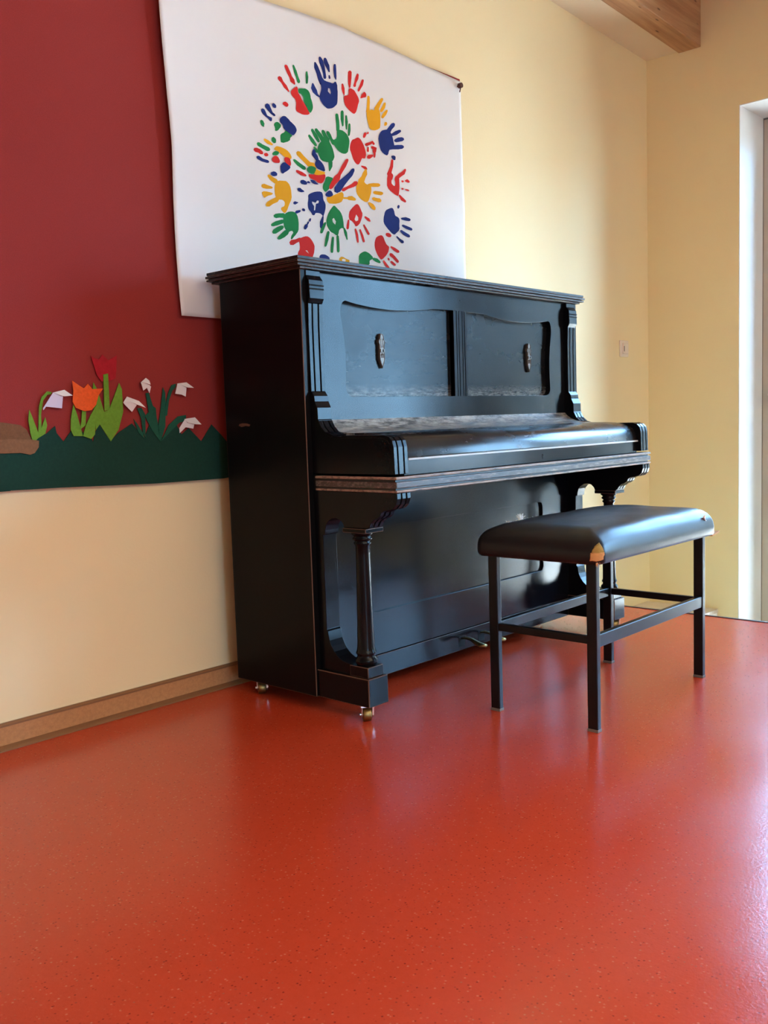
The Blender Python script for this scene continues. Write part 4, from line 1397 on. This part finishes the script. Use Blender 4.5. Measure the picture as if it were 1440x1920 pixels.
def corner_patch(name, outline, mat, off):
    """patch lying over the rounded corner nearest the door side; outline (s, h): s arc length round the corner, h height above the rim"""
    r = .032
    cx, cy = SX0 + r, SY0 + r
    bm = bmesh.new()
    pts = outline
    def pos(s, h, o):
        lim = r * math.pi / 4
        z = SZ0 + h
        ins = 0
        for (i0, z0), (i1, z1) in zip(prof[2:], prof[3:]):
            if z0 <= z <= z1:
                ins = i0 + (i1 - i0) * (z - z0) / (z1 - z0)
        rr = r + o - ins
        if abs(s) <= lim:
            a = math.radians(225) + s / r
            return (cx + rr * math.cos(a), cy + rr * math.sin(a), z)
        e = abs(s) - lim
        if s < 0:
            return (cx - rr, cy + e, z)
        return (cx + e, cy - rr, z)
    n = len(pts)
    cen = (sum(p[0] for p in pts) / n, sum(p[1] for p in pts) / n)
    rings_ = []
    for f in (1.0, .75, .5, .25):
        rings_.append([bm.verts.new(pos(cen[0] + (p[0] - cen[0]) * f, cen[1] + (p[1] - cen[1]) * f, off if f < 1 else -.002)) for p in pts])
    c = bm.verts.new(pos(cen[0], cen[1], off))
    for a, b in zip(rings_, rings_[1:]):
        for i in range(n):
            bm.faces.new((a[i], a[(i + 1) % n], b[(i + 1) % n], b[i]))
    for i in range(n):
        bm.faces.new((rings_[-1][i], rings_[-1][(i + 1) % n], c))
    return mesh_obj(name, bm, mat, seat)


corner_patch('torn_foam', [(-.021, .030), (-.018, .040), (-.010, .049), (.000, .054), (.008, .057), (.013, .050), (.017, .042), (.020, .030), (.0, .029)], M['foam'], .0022)['label'] = 'yellowed foam in the torn corner'
corner_patch('bare_chipboard', [(-.023, .033), (-.012, .0345), (.006, .0345), (.021, .034), (.021, .028), (.017, .022), (.016, .013), (.006, .010), (-.006, .008), (-.018, .010), (-.026, .009), (-.024, .018), (-.024, .026)], M['chip'], .0034)['label'] = 'bare chipboard edge in the torn corner'
# loose torn strip at the far end, small tear, and tufts of stuffing
bm = bmesh.new()
prism('loose_strip', [(SX1 - .02, .4485), (SX1 + .018, .4525), (SX1 + .034, .4555), (SX1 + .033, .4525), (SX1 + .012, .4485), (SX1 - .02, .4445)], 'y', -1.104, -1.085, M['chip'], seat)
bm.free()
bm = bmesh.new()
for k in range(70):
    tuft = random.random() < .45
    x = random.gauss(.482, .006) if tuft else random.uniform(.40, .58)
    y = -.738 - random.random() * .008
    z = .5265 + (.002 if tuft else -.001)
    h = random.uniform(.006, .019 if tuft else .006)
    a = random.uniform(0, 6.28)
    p0 = Vector((x, y, z))
    p1 = p0 + Vector((math.cos(a) * .006, math.sin(a) * .006, h * .6))
    p2 = p1 + Vector((math.cos(a + 1) * .006, math.sin(a + 1) * .006, h * .4))
    b_tube(bm, [p0, p1, p2], .00055, 4)
st = mesh_obj('stuffing_tuft', bm, M['fluff'], seat)
st['kind'] = 'stuff'
bm = bmesh.new()
for s_ in range(10):
    a = random.uniform(-.02, .02)
    p0 = Vector((SX0 + .004 + a * .5, SY0 + .008 - a * .5 * .2, SZ0 + .008))
    p1 = p0 + Vector((random.uniform(-.006, 0), random.uniform(-.006, 0), -random.uniform(.004, .012)))
    b_tube(bm, [p0, p1], .0005, 4)
mesh_obj('frayed_threads', bm, M['chip'], seat)['kind'] = 'stuff'
bm = bmesh.new()
b_prism(bm, [(SX1 - .088, .5085), (SX1 - .080, .5155), (SX1 - .076, .512), (SX1 - .081, .504), (SX1 - .072, .498), (SX1 - .078, .4985)], 'y', SY0 + .0035, SY0 + .009)
mesh_obj('small_tear', bm, M['fluff'], seat)
